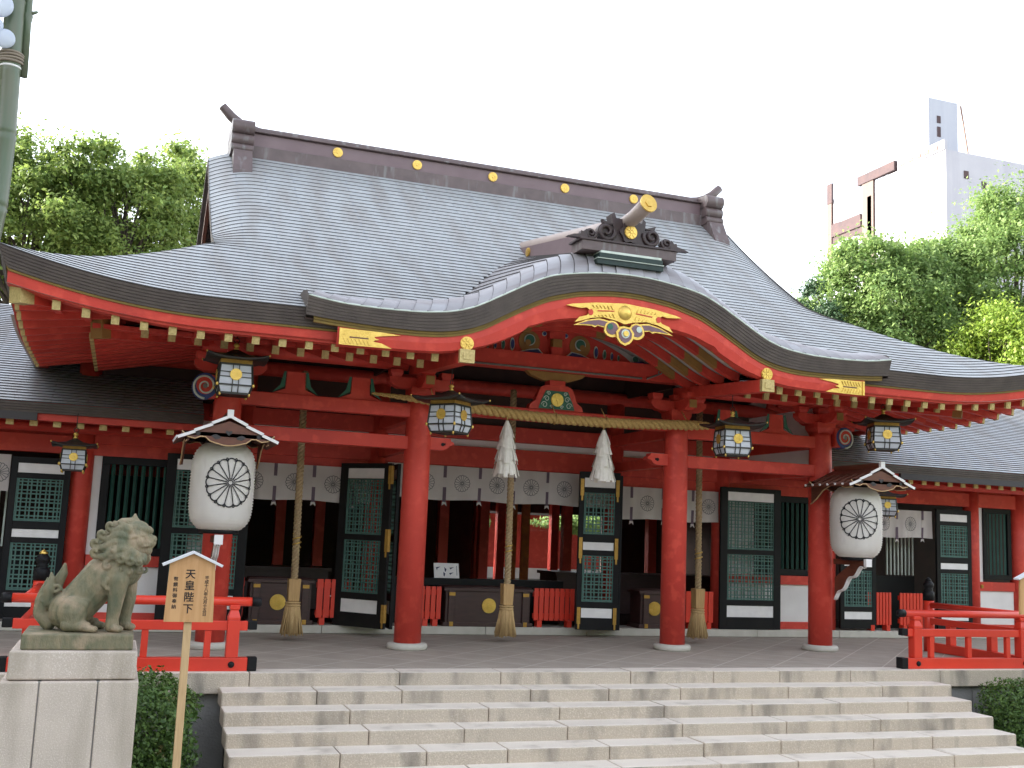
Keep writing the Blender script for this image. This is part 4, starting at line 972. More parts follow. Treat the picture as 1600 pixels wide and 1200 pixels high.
def strands(mb, path, rad, sr, turns, n=3, nseg=8, mi=0, taper=None):
    path = [Vector(p) for p in path]; k = len(path); a = None; fr = []
    for i in range(k):
        d = (path[min(i + 1, k - 1)] - path[max(i - 1, 0)]).normalized()
        a = d.orthogonal().normalized() if a is None else (a - d * a.dot(d)).normalized(); fr.append((a, d.cross(a)))
    for q in range(n):
        pts, rs = [], []
        for i in range(k):
            t = 2 * PI * (turns * i / (k - 1) + q / n); f = taper(i / (k - 1)) if taper else 1
            pts.append(path[i] + (fr[i][0] * math.cos(t) + fr[i][1] * math.sin(t)) * rad * f); rs.append(sr * f)
        mb.tube(pts, rs, nseg, mi)
# thick twisted rope across the front
t = thing("straw_rope", "thick twisted straw rope stretched across the front between the two centre columns", "rope", (0, -.32, 3.2))
px = [-2.75, -2.3, -1.9, -1.3, -.6, 0, .6, 1.2, 1.8, 2.36]; pz = [3.37, 3.345, 3.32, 3.275, 3.235, 3.222, 3.222, 3.24, 3.275, 3.30]
path = [(x, -.32, float(np.interp(x, px, pz))) for x in np.linspace(-2.75, 2.36, 260)]
mb = MB(); strands(mb, path, .040, .037, 19, taper=lambda u: min(1, .25 + u * 3.2) * min(1, .8 + (1 - u) * 4)); mb.build("strand", ROPE, t)
mb = MB()
for x in (-1.9, -.1, .68, 2.0): z = float(np.interp(x, px, pz)); mb.tube([(x + .01 * math.cos(q), -.32 + .078 * math.sin(q), z + .078 * math.cos(q)) for q in np.linspace(0, 2 * PI, 16)], .008, 6); mb.tube([(x, -.3, z + .09), (x, -.16, z + .22)], .008, 6)
mb.build("binding_cord", ROPE, t)
# white tassels hung from the rope
def tassel(x, ztop, zbot, label, seed):
    t = thing("paper_tassel", label, "tassel", (x, -.36, ztop), "white tassels hung from the straw rope"); r = random.Random(seed)
    mb = MB(); h = ztop - zbot
    mb.lathe([(.010, 0), (.02, -.05), (.05, -.28 * h), (.075, -.6 * h), (.10, -.93 * h)], (x, -.36, ztop), 14)
    tiers = [(0.0, .30, .010, .088), (.20, .52, .045, .120), (.40, .76, .065, .148), (.60, 1.0, .085, .170)]
    for (a, b, r0, r1) in tiers:
        n = 26
        for k in range(n):
            th = 2 * PI * (k + r.uniform(-.3, .3)) / n; dw = .011 + r1 * .09; jb = b + r.uniform(-.05, .035); rr = r1 * r.uniform(.82, 1.12)
            c, s_ = math.cos(th), math.sin(th); P = []
            for v in (0, .5, 1):
                q = r0 + (rr - r0) * (v ** .8) + .006; zz_ = ztop - h * (a + (jb - a) * v); wv = dw * (.55 + .6 * v)
                P.append([(x + q * c - wv * s_, -.36 + q * s_ + wv * c, zz_), (x + q * c + .008 * c * v, -.36 + q * s_ + .008 * s_ * v, zz_), (x + q * c + wv * s_, -.36 + q * s_ - wv * c, zz_)])
            mb.grid(P, 0, False)
    mb.build("paper_strip", TASSEL, t)
    mb = MB(); mb.tube([(x, -.36, ztop), (x, -.345, ztop + .08)], .01, 6); mb.build("cord", ROPE, t)
tassel(-.83, 3.14, 2.375, "white layered paper tassel hanging above the middle bell rope", 1)
tassel(.64, 3.115, 2.385, "white layered paper tassel hanging nearer the right centre column, above the folded door", 2)
# bell ropes
def bell_rope(x, xt, label, seed):
    y = .9; t = thing("bell_rope", label, "bell rope", (x, y, .08), "thick bell ropes before the offertory chests"); r = random.Random(seed)
    mb = MB(); strands(mb, [(x + (xt - x) * (z - .8) / 2.8, y, z) for z in np.linspace(.80, 3.75, 170)], .028, .0255, 17); mb.build("rope", BELLROPE, t)
    mb = MB(); mb.tube([(x + .055 * math.cos(q), y + .055 * math.sin(q), 1.28 + .012 * q) for q in np.linspace(0, 10 * PI / 2, 50)], .010, 5); mb.build("gilt_cord", GOLD, t)
    mb = MB(); mb.lathe([(.105, .545), (.118, .85)], (x, y, 0), 4, rot=PI / 4, smooth=False); mb.build("wooden_sleeve", BOXWOOD, t, bevel=.006)
    mb = MB(); mb.lathe([(.085, .10), (.10, .2), (.098, .45), (.088, .53), (.05, .55)], (x, y, 0), 16)
    for k in range(150):
        a = r.uniform(0, 2 * PI); q = r.uniform(.5, 1) ** .5; r0, r1 = .088 * q, r.uniform(.125, .18) * q; zb = r.uniform(.075, .14)
        mb.tube([(x + r0 * math.cos(a), y + r0 * math.sin(a), .53), (x + (r0 * .9 + .03) * math.cos(a), y + (r0 * .9 + .03) * math.sin(a), .40), (x + r1 * math.cos(a), y + r1 * math.sin(a), zb)], [.008, .008, .006], 4)
    for z in (.525, .485): mb.tube([(x + .098 * math.cos(q), y + .098 * math.sin(q), z) for q in np.linspace(0, 2 * PI, 24)], .012, 6)
    mb.build("straw_tassel", STRAW, t)
bell_rope(-3.42, -3.46, "bell rope with straw tassel left of the folded black door", 1)
bell_rope(-.28, -.30, "middle bell rope with straw tassel, in front of the gold-crested chest", 2)
bell_rope(2.93, 2.91, "bell rope with straw tassel just right of the right centre column", 3)

# offertory chests and red slatted stands
def chest(x0, x1, z1, cx, label):
    t = thing("offertory_chest", label, "offertory chest", ((x0 + x1) / 2, 2.2, .125), "dark wooden offertory chests")
    mb = MB(); mb.box(x0 + .04, x1 - .04, 2.04, 2.44, .18, z1 - .05)
    for k in range(3): xx = x0 + (x1 - x0) * (k + .5) / 3; 
    bd = mb.build("body", CHEST, t, bevel=.006)
    mb = MB()
    for xx in (x0 + .13, x1 - .13): mb.box(xx - .05, xx + .05, 2.0, 2.04, .126, z1 - .02)
    mb.box(x0, x1, 2.005, 2.47, z1 - .05, z1); mb.box(x0, x1, 2.005, 2.47, .126, .19); mb.build("frame", CHEST, t, bevel=.006)
    mb = MB(); gold_disc(mb, (cx, 2.036, .45), X_, Z_, .115, petals=16); mb.build("crest", GOLD, t)
    mb = MB()
    for k in range(9): yy_ = 2.03 + .05 * k; mb.cyl((x0 + .03, yy_, z1 + .012), (x1 - .03, yy_, z1 + .012), .012, n=6)
    mb.build("grate", CHEST, t)
    mb = MB()
    for xx in (x0 + .13, x1 - .13): mb.box(xx - .03, xx + .03, 1.992, 1.999, .13, .20); mb.box(xx - .05, xx + .05, 1.992, 1.999, z1 - .12, z1 - .07)
    mb.build("fitting", BRASS, t)
chest(-.92, .57, .72, -.17, "dark wooden offertory chest with a gold crest behind the middle bell rope")
chest(-3.92, -2.94, .78, -3.47, "dark wooden offertory chest behind the leftmost bell rope")
chest(2.46, 3.30, .74, 2.75, "dark wooden offertory chest half hidden by the right centre column")
def slat_stand(x0, x1, z1, label, n):
    t = thing("slatted_stand", label, "slatted stand", ((x0 + x1) / 2, 2.12, .125), "red slatted stands in the doorways")
    mb = MB(); wv = (x1 - x0) / n
    for k in range(n): mb.box(x0 + wv * k + .008, x0 + wv * (k + 1) - .008, 2.06, 2.085, .23, z1 + .01)
    mb.build("slat", REDRAIL, t, bevel=.004)
    for z in (.30, z1 - .08): mb = MB(); mb.box(x0, x1, 2.087, 2.12, z - .04, z + .04); mb.build("rail", REDRAIL, t)
    for x in (x0 + .1, x1 - .1): mb = MB(); mb.box(x - .04, x + .04, 2.03, 2.16, .126, .229); mb.build("foot", REDRAIL, t)
slat_stand(-1.30, -.94, .72, "narrow red slatted stand showing right of the left centre column", 4)
slat_stand(.60, 1.32, .73, "red slatted stand between the middle bell rope and the folded door", 8)
slat_stand(-2.90, -2.36, .79, "red slatted stand left of the folded black door", 5)
slat_stand(-4.25, -3.96, .79, "red slatted stand beside the leftmost offertory chest", 3)
slat_stand(3.36, 3.90, .74, "red slatted stand behind the rightmost bell rope", 5)
slat_stand(7.06, 7.60, .80, "red slatted stand in the right wing next to the lattice door", 8)
slat_stand(7.78, 8.38, .80, "red slatted stand in the right wing below the pale slats", 8)
# notice card on the counter
t = thing("notice_card", "white notice card with ink drawings of hands standing on the black counter", "notice", (-.72, 2.5, .84))
mb = MB(); mb.beam((-.72, 2.58, .842), (-.72, 2.66, 1.075), .42, .012, upv=(0, -1, .3)); mb.build("card", WPAINT, t)
mb = MB()
U_, V_ = X_, Vector((0, .08, .233)).normalized(); O_ = Vector((-.72, 2.58, .842)) + Vector((0, -.0085, .003))
for (u, v, poly) in ((-.13, .17, ((-.05, 0), (.03, .015), (.0, -.005), (-.025, -.02), (-.03, -.05))), (-.02, .15, ((-.015, .03), (.01, .0), (.02, 0), (.005, -.05), (-.01, -.045))), (.09, .17, ((-.04, 0), (.04, .01), (0, -.01), (-.02, -.03))), (-.04, .07, ((-.015, .03), (.015, 0), (0, -.05), (-.015, -.03))), (.08, .08, ((-.04, 0), (.04, .012), (0, -.01), (-.02, -.03)))):
    mb.prism([(u + a, v + b) for a, b in poly], O_, U_, V_, .002)
for k in range(9): mb.prism([(.165, .20 - .018 * k), (.178, .20 - .018 * k), (.178, .19 - .018 * k), (.165, .19 - .018 * k)], O_, U_, V_, .002)
mb.build("ink_drawing", mat("blue_black_ink", (.03, .03, .09)), t)
#PART5
# ------------------------------------------------------------------ hanging metal lanterns
def hanging_lantern(loc, label, sc=1.0, rz=0.0, chain=.35, wd=.36, ht=.34):
    t = thing("hanging_lantern", label, "hanging lantern", loc, "small bronze lanterns with white panes hung under the eaves")
    O = Vector(loc); P = lambda x, y, z: (O.x + x, O.y + y, O.z + z)
    a = wd / 2 * sc; h = ht * sc
    zt, zk, zb = h / 2, -h * .22, -h / 2          # body top, belt, bottom (origin = body centre)
    ab = a * 1.10; al = a * .92
    mb = MB()
    def ring(r0, za, r1, zb_, th): 
        for i in range(4):
            an = i * PI / 2 + PI / 4
            p, q = (math.sqrt(2) * math.cos(an), math.sqrt(2) * math.sin(an)), (math.sqrt(2) * math.cos(an + PI / 2), math.sqrt(2) * math.sin(an + PI / 2))
            mb.beam(P(p[0] * r0, p[1] * r0, za), P(q[0] * r0, q[1] * r0, za), th, th)
    ring(a, zt, 0, 0, .022 * sc); ring(ab, zk, 0, 0, .018 * sc); ring(al, zb, 0, 0, .024 * sc)
    for sx in (-1, 1):
        for sy in (-1, 1):
            mb.beam(P(sx * a, sy * a, zt), P(sx * ab, sy * ab, zk), .018 * sc, .018 * sc); mb.beam(P(sx * ab, sy * ab, zk), P(sx * al, sy * al, zb), .018 * sc, .018 * sc)
    for i in range(4):
        c, s = round(math.cos(i * PI / 2)), round(math.sin(i * PI / 2))
        def fp(u, v, off=.004):       # point on pane i: u across, v height
            q = a + (ab - a) * (zt - v) / (zt - zk) if v > zk else ab + (al - ab) * (zk - v) / (zk - zb)
            q += off
            return P(q * c - u * s, q * s + u * c, v)
        for u in (-.035 * sc, .035 * sc):
            mb.beam(fp(u, zt), fp(u, zk), .010 * sc, .010 * sc); mb.beam(fp(u, zk), fp(u, zb), .010 * sc, .010 * sc)
        vm = (zt + zk) / 2
        for v in (vm - .028 * sc, vm + .028 * sc): mb.beam(fp(-a * 1.02, v), fp(a * 1.02, v), .010 * sc, .010 * sc)
    mb.box(O.x - al, O.x + al, O.y - al, O.y + al, O.z + zb - .01 * sc, O.z + zb)
    mb.build("frame", LANTBLACK, t)
    for i in range(4):
        c, s = round(math.cos(i * PI / 2)), round(math.sin(i * PI / 2)); mb = MB()
        def pt(q, u, v): return P(q * c - u * s, q * s + u * c, v)
        mb.add([pt(al - .004, -al, zb), pt(al - .004, al, zb), pt(ab - .004, ab, zk), pt(ab - .004, -ab, zk), pt(a - .004, a, zt), pt(a - .004, -a, zt)], [(0, 1, 2, 3), (3, 2, 4, 5)]); mb.build("pane", OPAL, t)
        mb = MB(); vm = (zt + zk) / 2; q = (a + ab) / 2 + .012 * sc
        gold_disc(mb, pt(q, 0, vm), Vector((-s, c, 0)), Z_, .068 * sc, petals=8, th=.008 * sc); mb.build("crest", GOLD, t)
    for sx in (-1, 1):
        for sy in (-1, 1):
            mb = MB(); mb.lathe([(.006, .022), (.016, .012), (.016, -.012), (.006, -.022)], P(sx * (ab + .008), sy * (ab + .008), zk), 8); mb.build("corner_knob", GOLD, t)
            mb = MB(); mb.lathe([(.006, -.035), (.013, -.022), (.013, -.0), (.006, .01)], P(sx * al, sy * al, zb), 8); mb.build("foot", GOLD, t)
    # roof with upturned corners
    mb = MB(); n = 9; zr = zt + .055 * sc; rows = []
    prof_ = [(a * .98, zt + .005), (a * 1.02, zr - .005)]
    mb.box(O.x - a, O.x + a, O.y - a, O.y + a, O.z + zt + .011 * sc, O.z + zr, 1)
    for dz in (0, .016 * sc):
        pass
    def sq(u):          # square outline param 0..1
        k = int(u * 4) % 4; f = u * 4 - int(u * 4); an = k * PI / 2 + PI / 4
        p, q = Vector((math.cos(an), math.sin(an))), Vector((math.cos(an + PI / 2), math.sin(an + PI / 2)))
        return (p + (q - p) * f) * math.sqrt(2), abs(2 * f - 1)
    N = 48; rings = []
    for (r_, z_, lf) in ((a * 1.95, zr - .01 * sc, .05 * sc), (a * 1.97, zr + .008 * sc, .05 * sc), (a * 1.35, zr + .035 * sc, .018 * sc), (a * .75, zr + .075 * sc, 0), (a * .25, zr + .13 * sc, 0), (a * .15, zr + .14 * sc, 0)):
        row = []
        for i in range(N):
            v, e = sq(i / N); row.append(P(v.x * r_, v.y * r_, z_ + lf * e ** 3))
        rings.append(row)
    rings.insert(0, [P(sq(i / N)[0].x * a * .9, sq(i / N)[0].y * a * .9, zr + .004) for i in range(N)])
    vs = [p for r_ in rings for p in r_]; k = len(rings)
    mb.add(vs, [(i * N + j, i * N + (j + 1) % N, (i + 1) * N + (j + 1) % N, (i + 1) * N + j) for i in range(k - 1) for j in range(N)] + [tuple((k - 1) * N + j for j in range(N))], 0)
    mb.build("roof", [LANTBLACK, BRASS], t)
    mb = MB(); z0 = zr + .14 * sc
    mb.lathe([(.02, -.005), (.032, .012), (.02, .026), (.016, .032), (.034, .048), (.034, .062), (.016, .078), (.008, .085)], P(0, 0, z0), 12); mb.build("finial", GOLD, t)
    for sx in (-1, 1):
        for sy in (-1, 1): 
            mb = MB(); mb.lathe([(.004, .014), (.012, 0), (.004, -.014)], P(sx * a * 1.97, sy * a * 1.97, zr + .05 * sc), 8); mb.build("roof_tip", GOLD, t)
    mb = MB(); zc = z0 + .085
    mb.tube([P(.03 * math.cos(q), 0, zc + .025 + .03 * math.sin(q)) for q in np.linspace(0, 2 * PI, 14)], .005, 6)
    mb.tube([P(0, 0, zc + .05), P(0, 0, zc + .05 + max(.05, chain))], .006, 6); mb.build("chain", LANTBLACK, t)
    t.rotation_euler = (0, 0, rz); return t
hanging_lantern((-4.64, -1.40, 3.245), "lantern under the left eave corner, above the big paper lantern", rz=R(0), chain=.02)
hanging_lantern((-1.965, -1.40, 2.98), "lantern turned cornerwise before the left centre column, showing two crested panes", rz=R(40), chain=.35, wd=.365)
hanging_lantern((2.12, -1.40, 2.955), "lantern hanging by a wire just right of the right centre column", rz=R(-8), chain=.40, wd=.36)
hanging_lantern((4.66, -1.40, 3.19), "lantern under the right eave, above the big paper lantern's right canopy", rz=R(-22), chain=.05, ht=.33)
hanging_lantern((-6.40, .8, 2.305), "small lantern under the left wing's eave above the lion statue", sc=.78, rz=R(0), chain=.2)
hanging_lantern((6.44, .8, 2.29), "small lantern partly hidden behind the right big paper lantern", sc=.82, rz=R(-20), chain=.2)

# ------------------------------------------------------------------ big paper lanterns and their canopies
def paper_lantern(x, y, zc, face, label):
    t = thing("paper_lantern", label, "paper lantern", (x, y, zc - .53), "big white paper lanterns"); H, Rm = 1.05, .39
    def rad(v):             # v in -1..1
        return Rm * (1 - .05 * v * v - .33 * abs(v) ** 6.5)
    mb = MB(); prof_ = []; n = 29
    for i in range(n):
        for q in (0, .5):
            v = -1 + 2 * (i + q) / n; prof_.append((rad(v) * (.966 if q == 0 else 1.004), v * H / 2))
    prof_.append((rad(1), H / 2))
    mb.lathe(prof_, (x, y, zc), 48); mb.build("paper_shell", PAPER, t)
    mb = MB(); mb.lathe([(.21, -H / 2 - .045), (.235, -H / 2 - .04), (.24, -H / 2 + .005), (.2, -H / 2 + .01)], (x, y, zc), 30); mb.lathe([(.2, H / 2 - .01), (.24, H / 2 - .005), (.235, H / 2 + .04), (.21, H / 2 + .045)], (x, y, zc), 30); mb.build("rim", BLACK, t)
    mb = MB()
    def fn(u, v):
        r_ = rad(v / (H / 2)) * 1.004 + .004; a = face + u / Rm; return (x + r_ * math.sin(a), y - r_ * math.cos(a), zc + v)
    chrysanthemum(mb, .298, .0165, lambda u, v: fn(u, v + .045)); mb.build("crest", INK, t)
    mb = MB(); mb.cyl((x, y, zc + H / 2), (x, y, zc + H / 2 + .12), .02, n=8); mb.build("hanger", BLACK, t)
    return t
def canopy(x, yf, yb, ze, zr, hw, label, col_x):
    t = thing("lantern_canopy", label, "canopy", (x, (yf + yb) / 2, ze), "gabled wooden canopies over the paper lanterns")
    mb = MB(); wh = MB()
    for s in (1, -1):
        for k in range(3):          # three overlapping boards on each slope
            u0, u1 = k / 3, (k + 1.06) / 3 if k < 2 else 1.0
            def pt(u, y, lift_): return (x + s * hw * u, y, zr + (ze - zr) * (u ** .92) + lift_)
            l = .034 - .016 * k
            a, b = pt(u0, yf, l), pt(u1, yf, l); c, d = pt(u1, yb, l), pt(u0, yb, l); th = .022
            vs = [a, b, c, d] + [(p[0], p[1], p[2] - th) for p in (a, b, c, d)]
            fs = [(0, 1, 2, 3), (7, 6, 5, 4), (0, 4, 5, 1), (1, 5, 6, 2), (2, 6, 7, 3), (3, 7, 4, 0)]
            mb.add(vs, fs if s > 0 else [f[::-1] for f in fs], 0)
            p0, p1 = Vector(pt(u0, yf - .006, l - .006)), Vector(pt(u1, yf - .006, l - .006)); wh.beam(p0, p1, .010, .034)
    roof_ = mb.build("canopy_roof", BROWN, t)
    wh.box(x - .036, x + .036, yf - .02, yf + .03, zr + .005, zr + .105); wh.build("white_edge", WPAINT, roof_)
    mb = MB(); mb.box(x - .03, x + .03, yf + .031, yb, zr + .02, zr + .085); mb.build("ridge_pole", BROWN, roof_)
    for s in (1, -1):
        for k in range(6):
            yy_ = yf + .16 + (yb - yf - .2) * k / 5; mb = MB(); mb.beam((x + s * hw * 1.0, yy_, ze + .012), (x + s * .05, yy_, zr - .012), .03, .028); r_ = mb.build("canopy_rafter", BROWN, t)
            mb = MB(); mb.beam((x + s * (hw + .006), yy_, ze + .0095), (x + s * (hw - .004), yy_, ze + .014), .036, .034); mb.build("white_rafter_end", WPAINT, r_)
    # scalloped gable boards, front and back, with cut-outs and pale lower edge
    sc = [(-.92, .10), (-.80, -.02), (-.66, -.05), (-.56, .0), (-.46, -.0), (-.36, -.09), (-.22, -.13), (-.10, -.16), (0, -.17)]
    low = [(hw * u, ze + v * .55 + .02) for u, v in sc]; low = low + [(-u, v) for u, v in low[::-1][1:]]
    top = [(hw * .93, ze + .03), (0, zr - .03), (-hw * .93, ze + .03)]
    for yy_, nm in ((yf + .05, "gable_board"), (yb - .05, "gable_board")):
        mb = MB(); mb.prism(low + top, (x, yy_, 0), X_, Z_, .025)
        g = mb.build(nm, BROWN, t)
        mb = MB(); mb.tube([(x + u, yy_ - .026, v) for u, v in low], .008, 5); mb.build("pale_edge", POSTWOOD, g)
        mb = MB(); yq = yy_ - .0255
        for s in (1, -1):
            mb.prism([(s * u, v) for u, v in ((.09, ze + .03), (.15, ze + .06), (.20, ze + .035), (.15, ze - .005), (.10, ze + .005))], (x, yq, 0), X_, Z_, .004)
            mb.prism(arc(s * .35, ze + .055, .026, 0, 2 * PI, 10)[:-1], (x, yq, 0), X_, Z_, .004)
        mb.prism([(0, ze + .045), (.04, ze + .085), (.03, ze + .11), (0, ze + .095), (-.03, ze + .11), (-.04, ze + .085)], (x, yq, 0), X_, Z_, .004); mb.build("cut_out", LIPDARK, g)
    # carved side boards hanging from the eaves and the hanging beam
    for s in (1, -1):
        mb = MB(); yl = yb - yf
        prof_ = [(0, .02), (0, -.06), (.18, -.06), (.30, -.02), (.52, -.03), (.70, -.10), (.85, -.22), (1.0, -.30), (1.0, .02)]
        mb.prism([(yf + .08 + (yl - .1) * u, ze + v) for u, v in prof_], (x + s * hw * .80, 0, .03), Y_, Z_, .02)
        sb = mb.build("side_board", BROWN, t)
        mb = MB(); mb.tube([(x + s * (hw * .80 + (.01)), yf + .08 + (yl - .1) * u, ze + v + .03) for u, v in prof_[1:-1]], .009, 5); mb.build("pale_edge", POSTWOOD, sb)
    mb = MB(); mb.box(x - .05, x + .05, yf + .1, yb, ze + .02, ze + .10); mb.build("hanging_beam", BROWN, t)
    # lower arm with white end and scalloped strut on the column
    mb = MB(); mb.box(x - .035, x + .035, -.93, -.18, 1.33, 1.41); arm = mb.build("arm", BROWN, t)
    mb = MB(); mb.box(x - .05, x + .05, -.99, -.93, 1.315, 1.43); mb.build("white_arm_end", WPAINT, arm)
    mb = MB(); yy = np.linspace(-.88, -.19, 40); up_, lo = [], []
    for y in yy:
        q = (y + .88) / .69; zc = 1.33 - .50 * q ** 1.3; up_.append((y, min(1.335, zc + .09 + .20 * q))); lo.append((y, zc - .03 + .03 * math.sin(q * 16)))
    mb.prism(lo + up_[::-1], (x - .02, 0, 0), Y_, Z_, .04); st = mb.build("strut", BROWN, t)
    mb = MB()
    for dx in (-.026, .026): mb.tube([(x + dx, y, z) for y, z in lo], .012, 5)
    mb.tube([(x, y, z - .006) for y, z in lo], .014, 5); mb.build("white_edge", WPAINT, st)
    return t
paper_lantern(-4.62, -.66, 2.01, R(9), "big white paper lantern with a black chrysanthemum crest, hung before the leftmost porch column")
paper_lantern(4.74, -.66, 1.97, R(-29), "big white paper lantern with a black chrysanthemum crest, hung before the rightmost porch column")
canopy(-4.64, -1.30, -.19, 2.55, 2.80, .58, "small gabled wooden canopy over the left paper lantern", -4.572)
canopy(4.72, -1.30, -.19, 2.50, 2.755, .58, "small gabled wooden canopy over the right paper lantern, its white rafter ends showing", 4.572)

# ------------------------------------------------------------------ railings
def railing(s):
    t = thing("red_railing", ("bright red railing with black caps behind the lion statue and wooden sign" if s < 0 else "bright red railing with black caps at the right end of the terrace"), "railing", (s * 5.5, -2.2, 0), "red railings at the terrace edge")
    xa, xb, y = 4.33, 6.74, -2.2
    mb = MB(); mb.cyl((s * xa, y, .735), (s * xb, y, .735), .048, n=18); tr = mb.build("top_rail", REDRAIL, t)
    for x, d in ((xa, -1), (xb, 1)):
        mb = MB(); mb.lathe([(.001, 0), (.052, 0), (.053, .07), (.047, .10), (.001, .105)], (0, 0, 0), 16)
        mb.V = [(s * (x + d * (v[2] - .01)), y + v[0], .735 + v[1]) for v in mb.V]; mb.build("rail_cap", BLACK, tr)
    mb = MB(); mb.box(s * (xa + .04), s * (xb - .04), y - .04, y + .04, .43, .53); mr = mb.build("middle_rail", REDRAIL, t, bevel=.006)
    for x, d in ((xa + .04, -1), (xb - .04, 1)): mb = MB(); mb.box(s * x, s * (x + d * .10), y - .044, y + .044, .44, .535); mb.build("rail_cap", BLACK, mr, bevel=.01)
    mb = MB(); mb.box(s * (xa + .02), s * (xb - .02), y - .06, y + .06, .006, .145); lr = mb.build("bottom_rail", REDRAIL, t, bevel=.006)
    for x, d in ((xa + .02, -1), (xb - .02, 1)): mb = MB(); mb.box(s * x, s * (x + d * .10), y - .066, y + .066, .006, .15); mb.build("rail_cap", BLACK, lr, bevel=.008)
    for x in (4.52, 6.36):
        mb = MB(); mb.box(s * x - .065, s * x + .065, y - .065, y + .065, .146, .54)
        mb.lathe([(.092, .541), (.092, .57), (.07, .62), (.058, .645), (.075, .66), (.075, .70)], (s * x, y, 0), 4, rot=PI / 4, smooth=False); mb.build("post", REDRAIL, t, bevel=.006)
        mb = MB(); mb.lathe([(.035, 0), (.032, .014), (.015, .024), (.001, .026)], (0, 0, 0), 14); mb.V = [(s * x + v[0], y - .06 - v[2], .075 + v[1]) for v in mb.V]; mb.build("boss", BLACK, lr)
    for x in (4.78, 5.42, 6.1): mb = MB(); mb.box(s * x - .035, s * x + .035, y - .03, y + .03, .146, .429); mb.build("short_post", REDRAIL, t, bevel=.005)
    xr = 6.60     # return to the back post
    mb = MB(); mb.cyl((s * xr, -2.14, .73), (s * xr, -.05, .73), .047, n=16); mb.build("top_rail", REDRAIL, t)
    mb = MB(); mb.box(s * xr - .04, s * xr + .04, -2.13, -.1, .432, .528); mb.build("middle_rail", REDRAIL, t, bevel=.006)
    mb = MB(); mb.box(s * xr - .06, s * xr + .06, -2.13, -.1, .006, .143); mb.build("bottom_rail", REDRAIL, t, bevel=.006)
    for y_ in (-.55, -1.4): mb = MB(); mb.box(s * xr - .06, s * xr + .06, y_ - .05, y_ + .05, .144, .431); mb.build("short_post", REDRAIL, t, bevel=.005)
    mb = MB(); mb.cyl((s * xr, -.06, .006), (s * xr, -.06, .88), .085, n=24); bp = mb.build("end_post", REDRAIL, t)
    mb = MB(); mb.lathe([(.09, .80), (.09, .93), (.075, .945), (.06, .96), (.075, .975), (.06, .99), (.085, 1.03), (.085, 1.06), (.06, 1.10), (.03, 1.13)], (s * xr, -.06, 0), 22); mb.build("post_finial", BLACK, bp)
    mb = MB(); mb.lathe([(.045, 1.112), (.05, 1.125), (.03, 1.15), (.006, 1.17)], (s * xr, -.06, 0), 16); mb.build("finial_tip", GOLD if s < 0 else BLACK, bp)
railing(-1); railing(1)

# ------------------------------------------------------------------ wooden placards
def placard(x, y, zt, label, text, px_off=0, wt=.40):
    t = thing("wooden_placard", label, "placard", (x, y, GZ)); zb = zt - .575
    mb = MB(); mb.box(x - .031, x + .031, y + .012, y + .062, GZ, zt - .15); mb.build("post", POSTWOOD, t, bevel=.004)
    mb = MB(); w0, w1 = wt * .455, wt * .49
    mb.prism([(-w1, zb), (w1, zb), (w0, zt - .095), (0, zt - .02), (-w0, zt - .095)], (x, y + .011, 0), X_, Z_, .028); bd = mb.build("board", WOOD, t, bevel=.003)
    mb = MB()
    for s in (1, -1): mb.beam((x + s * -.0, y - .005, zt - .005), (x + s * wt * .60, y - .005, zt - .115), .10, .022)
    mb.build("white_roof", LEADROOF, t, bevel=.003)
    dg = bpy.context.evaluated_depsgraph_get()
    for (str_, u, z, size, gap) in text:
        lm = MB()
        for i, ch in enumerate(str_):
            cu = bpy.data.curves.new("lettering", 'FONT'); cu.body = ch; cu.size = size; cu.align_x = 'CENTER'; cu.align_y = 'CENTER'; cu.extrude = .0004; cu.bevel_depth = size * .014; cu.bevel_resolution = 0; cu.resolution_u = 3
            o = bpy.data.objects.new("lettering", cu); COL.objects.link(o); bpy.context.view_layer.update(); dg.update()
            me = bpy.data.meshes.new_from_object(o.evaluated_get(dg)); bpy.data.objects.remove(o)
            lm.add([(x + u + v.co.x, y - .0185 - v.co.z, z - gap * i + v.co.y) for v in me.vertices], [tuple(p.vertices) for p in me.polygons]); bpy.data.meshes.remove(me)
        lm.build("lettering", INK, bd)
    return t
placard(-5.17, -4.95, 1.325, "pale wooden placard on a post with black brushed writing, between statue and stairs", [("天皇陛下", -.012, 1.135, .084, .094), ("平成十八年九月十五日", .122, 1.11, .034, .033), ("幣饌料御奉納", -.125, 1.095, .038, .045)])
placard(5.74, -3.0, 1.375, "wooden placard with a white capping at the picture's right border", [])

# ------------------------------------------------------------------ stone lion on its pedestal
t = thing("statue_pedestal", "pale granite block pedestal under the lion statue", "pedestal", (-6.02, -4.55, GZ))
mb = MB(); mb.box(-6.495, -5.545, -5.0, -4.1, .295, .515); mb.build("top_block", GRANITE, t, bevel=.014)
mb = MB(); xs = [-6.545, -6.255, -5.825, -5.515]
for a, b in zip(xs[:-1], xs[1:]): mb.box(a + .005, b - .005, -5.05, -4.06, GZ - .02, .288)
mb.build("lower_block", GRANITE, t, bevel=.012)
mb = MB(); mb.box(-6.53, -5.53, -5.03, -4.08, GZ, .286); mb.build("joint_mortar", BLOCKWALL, t)

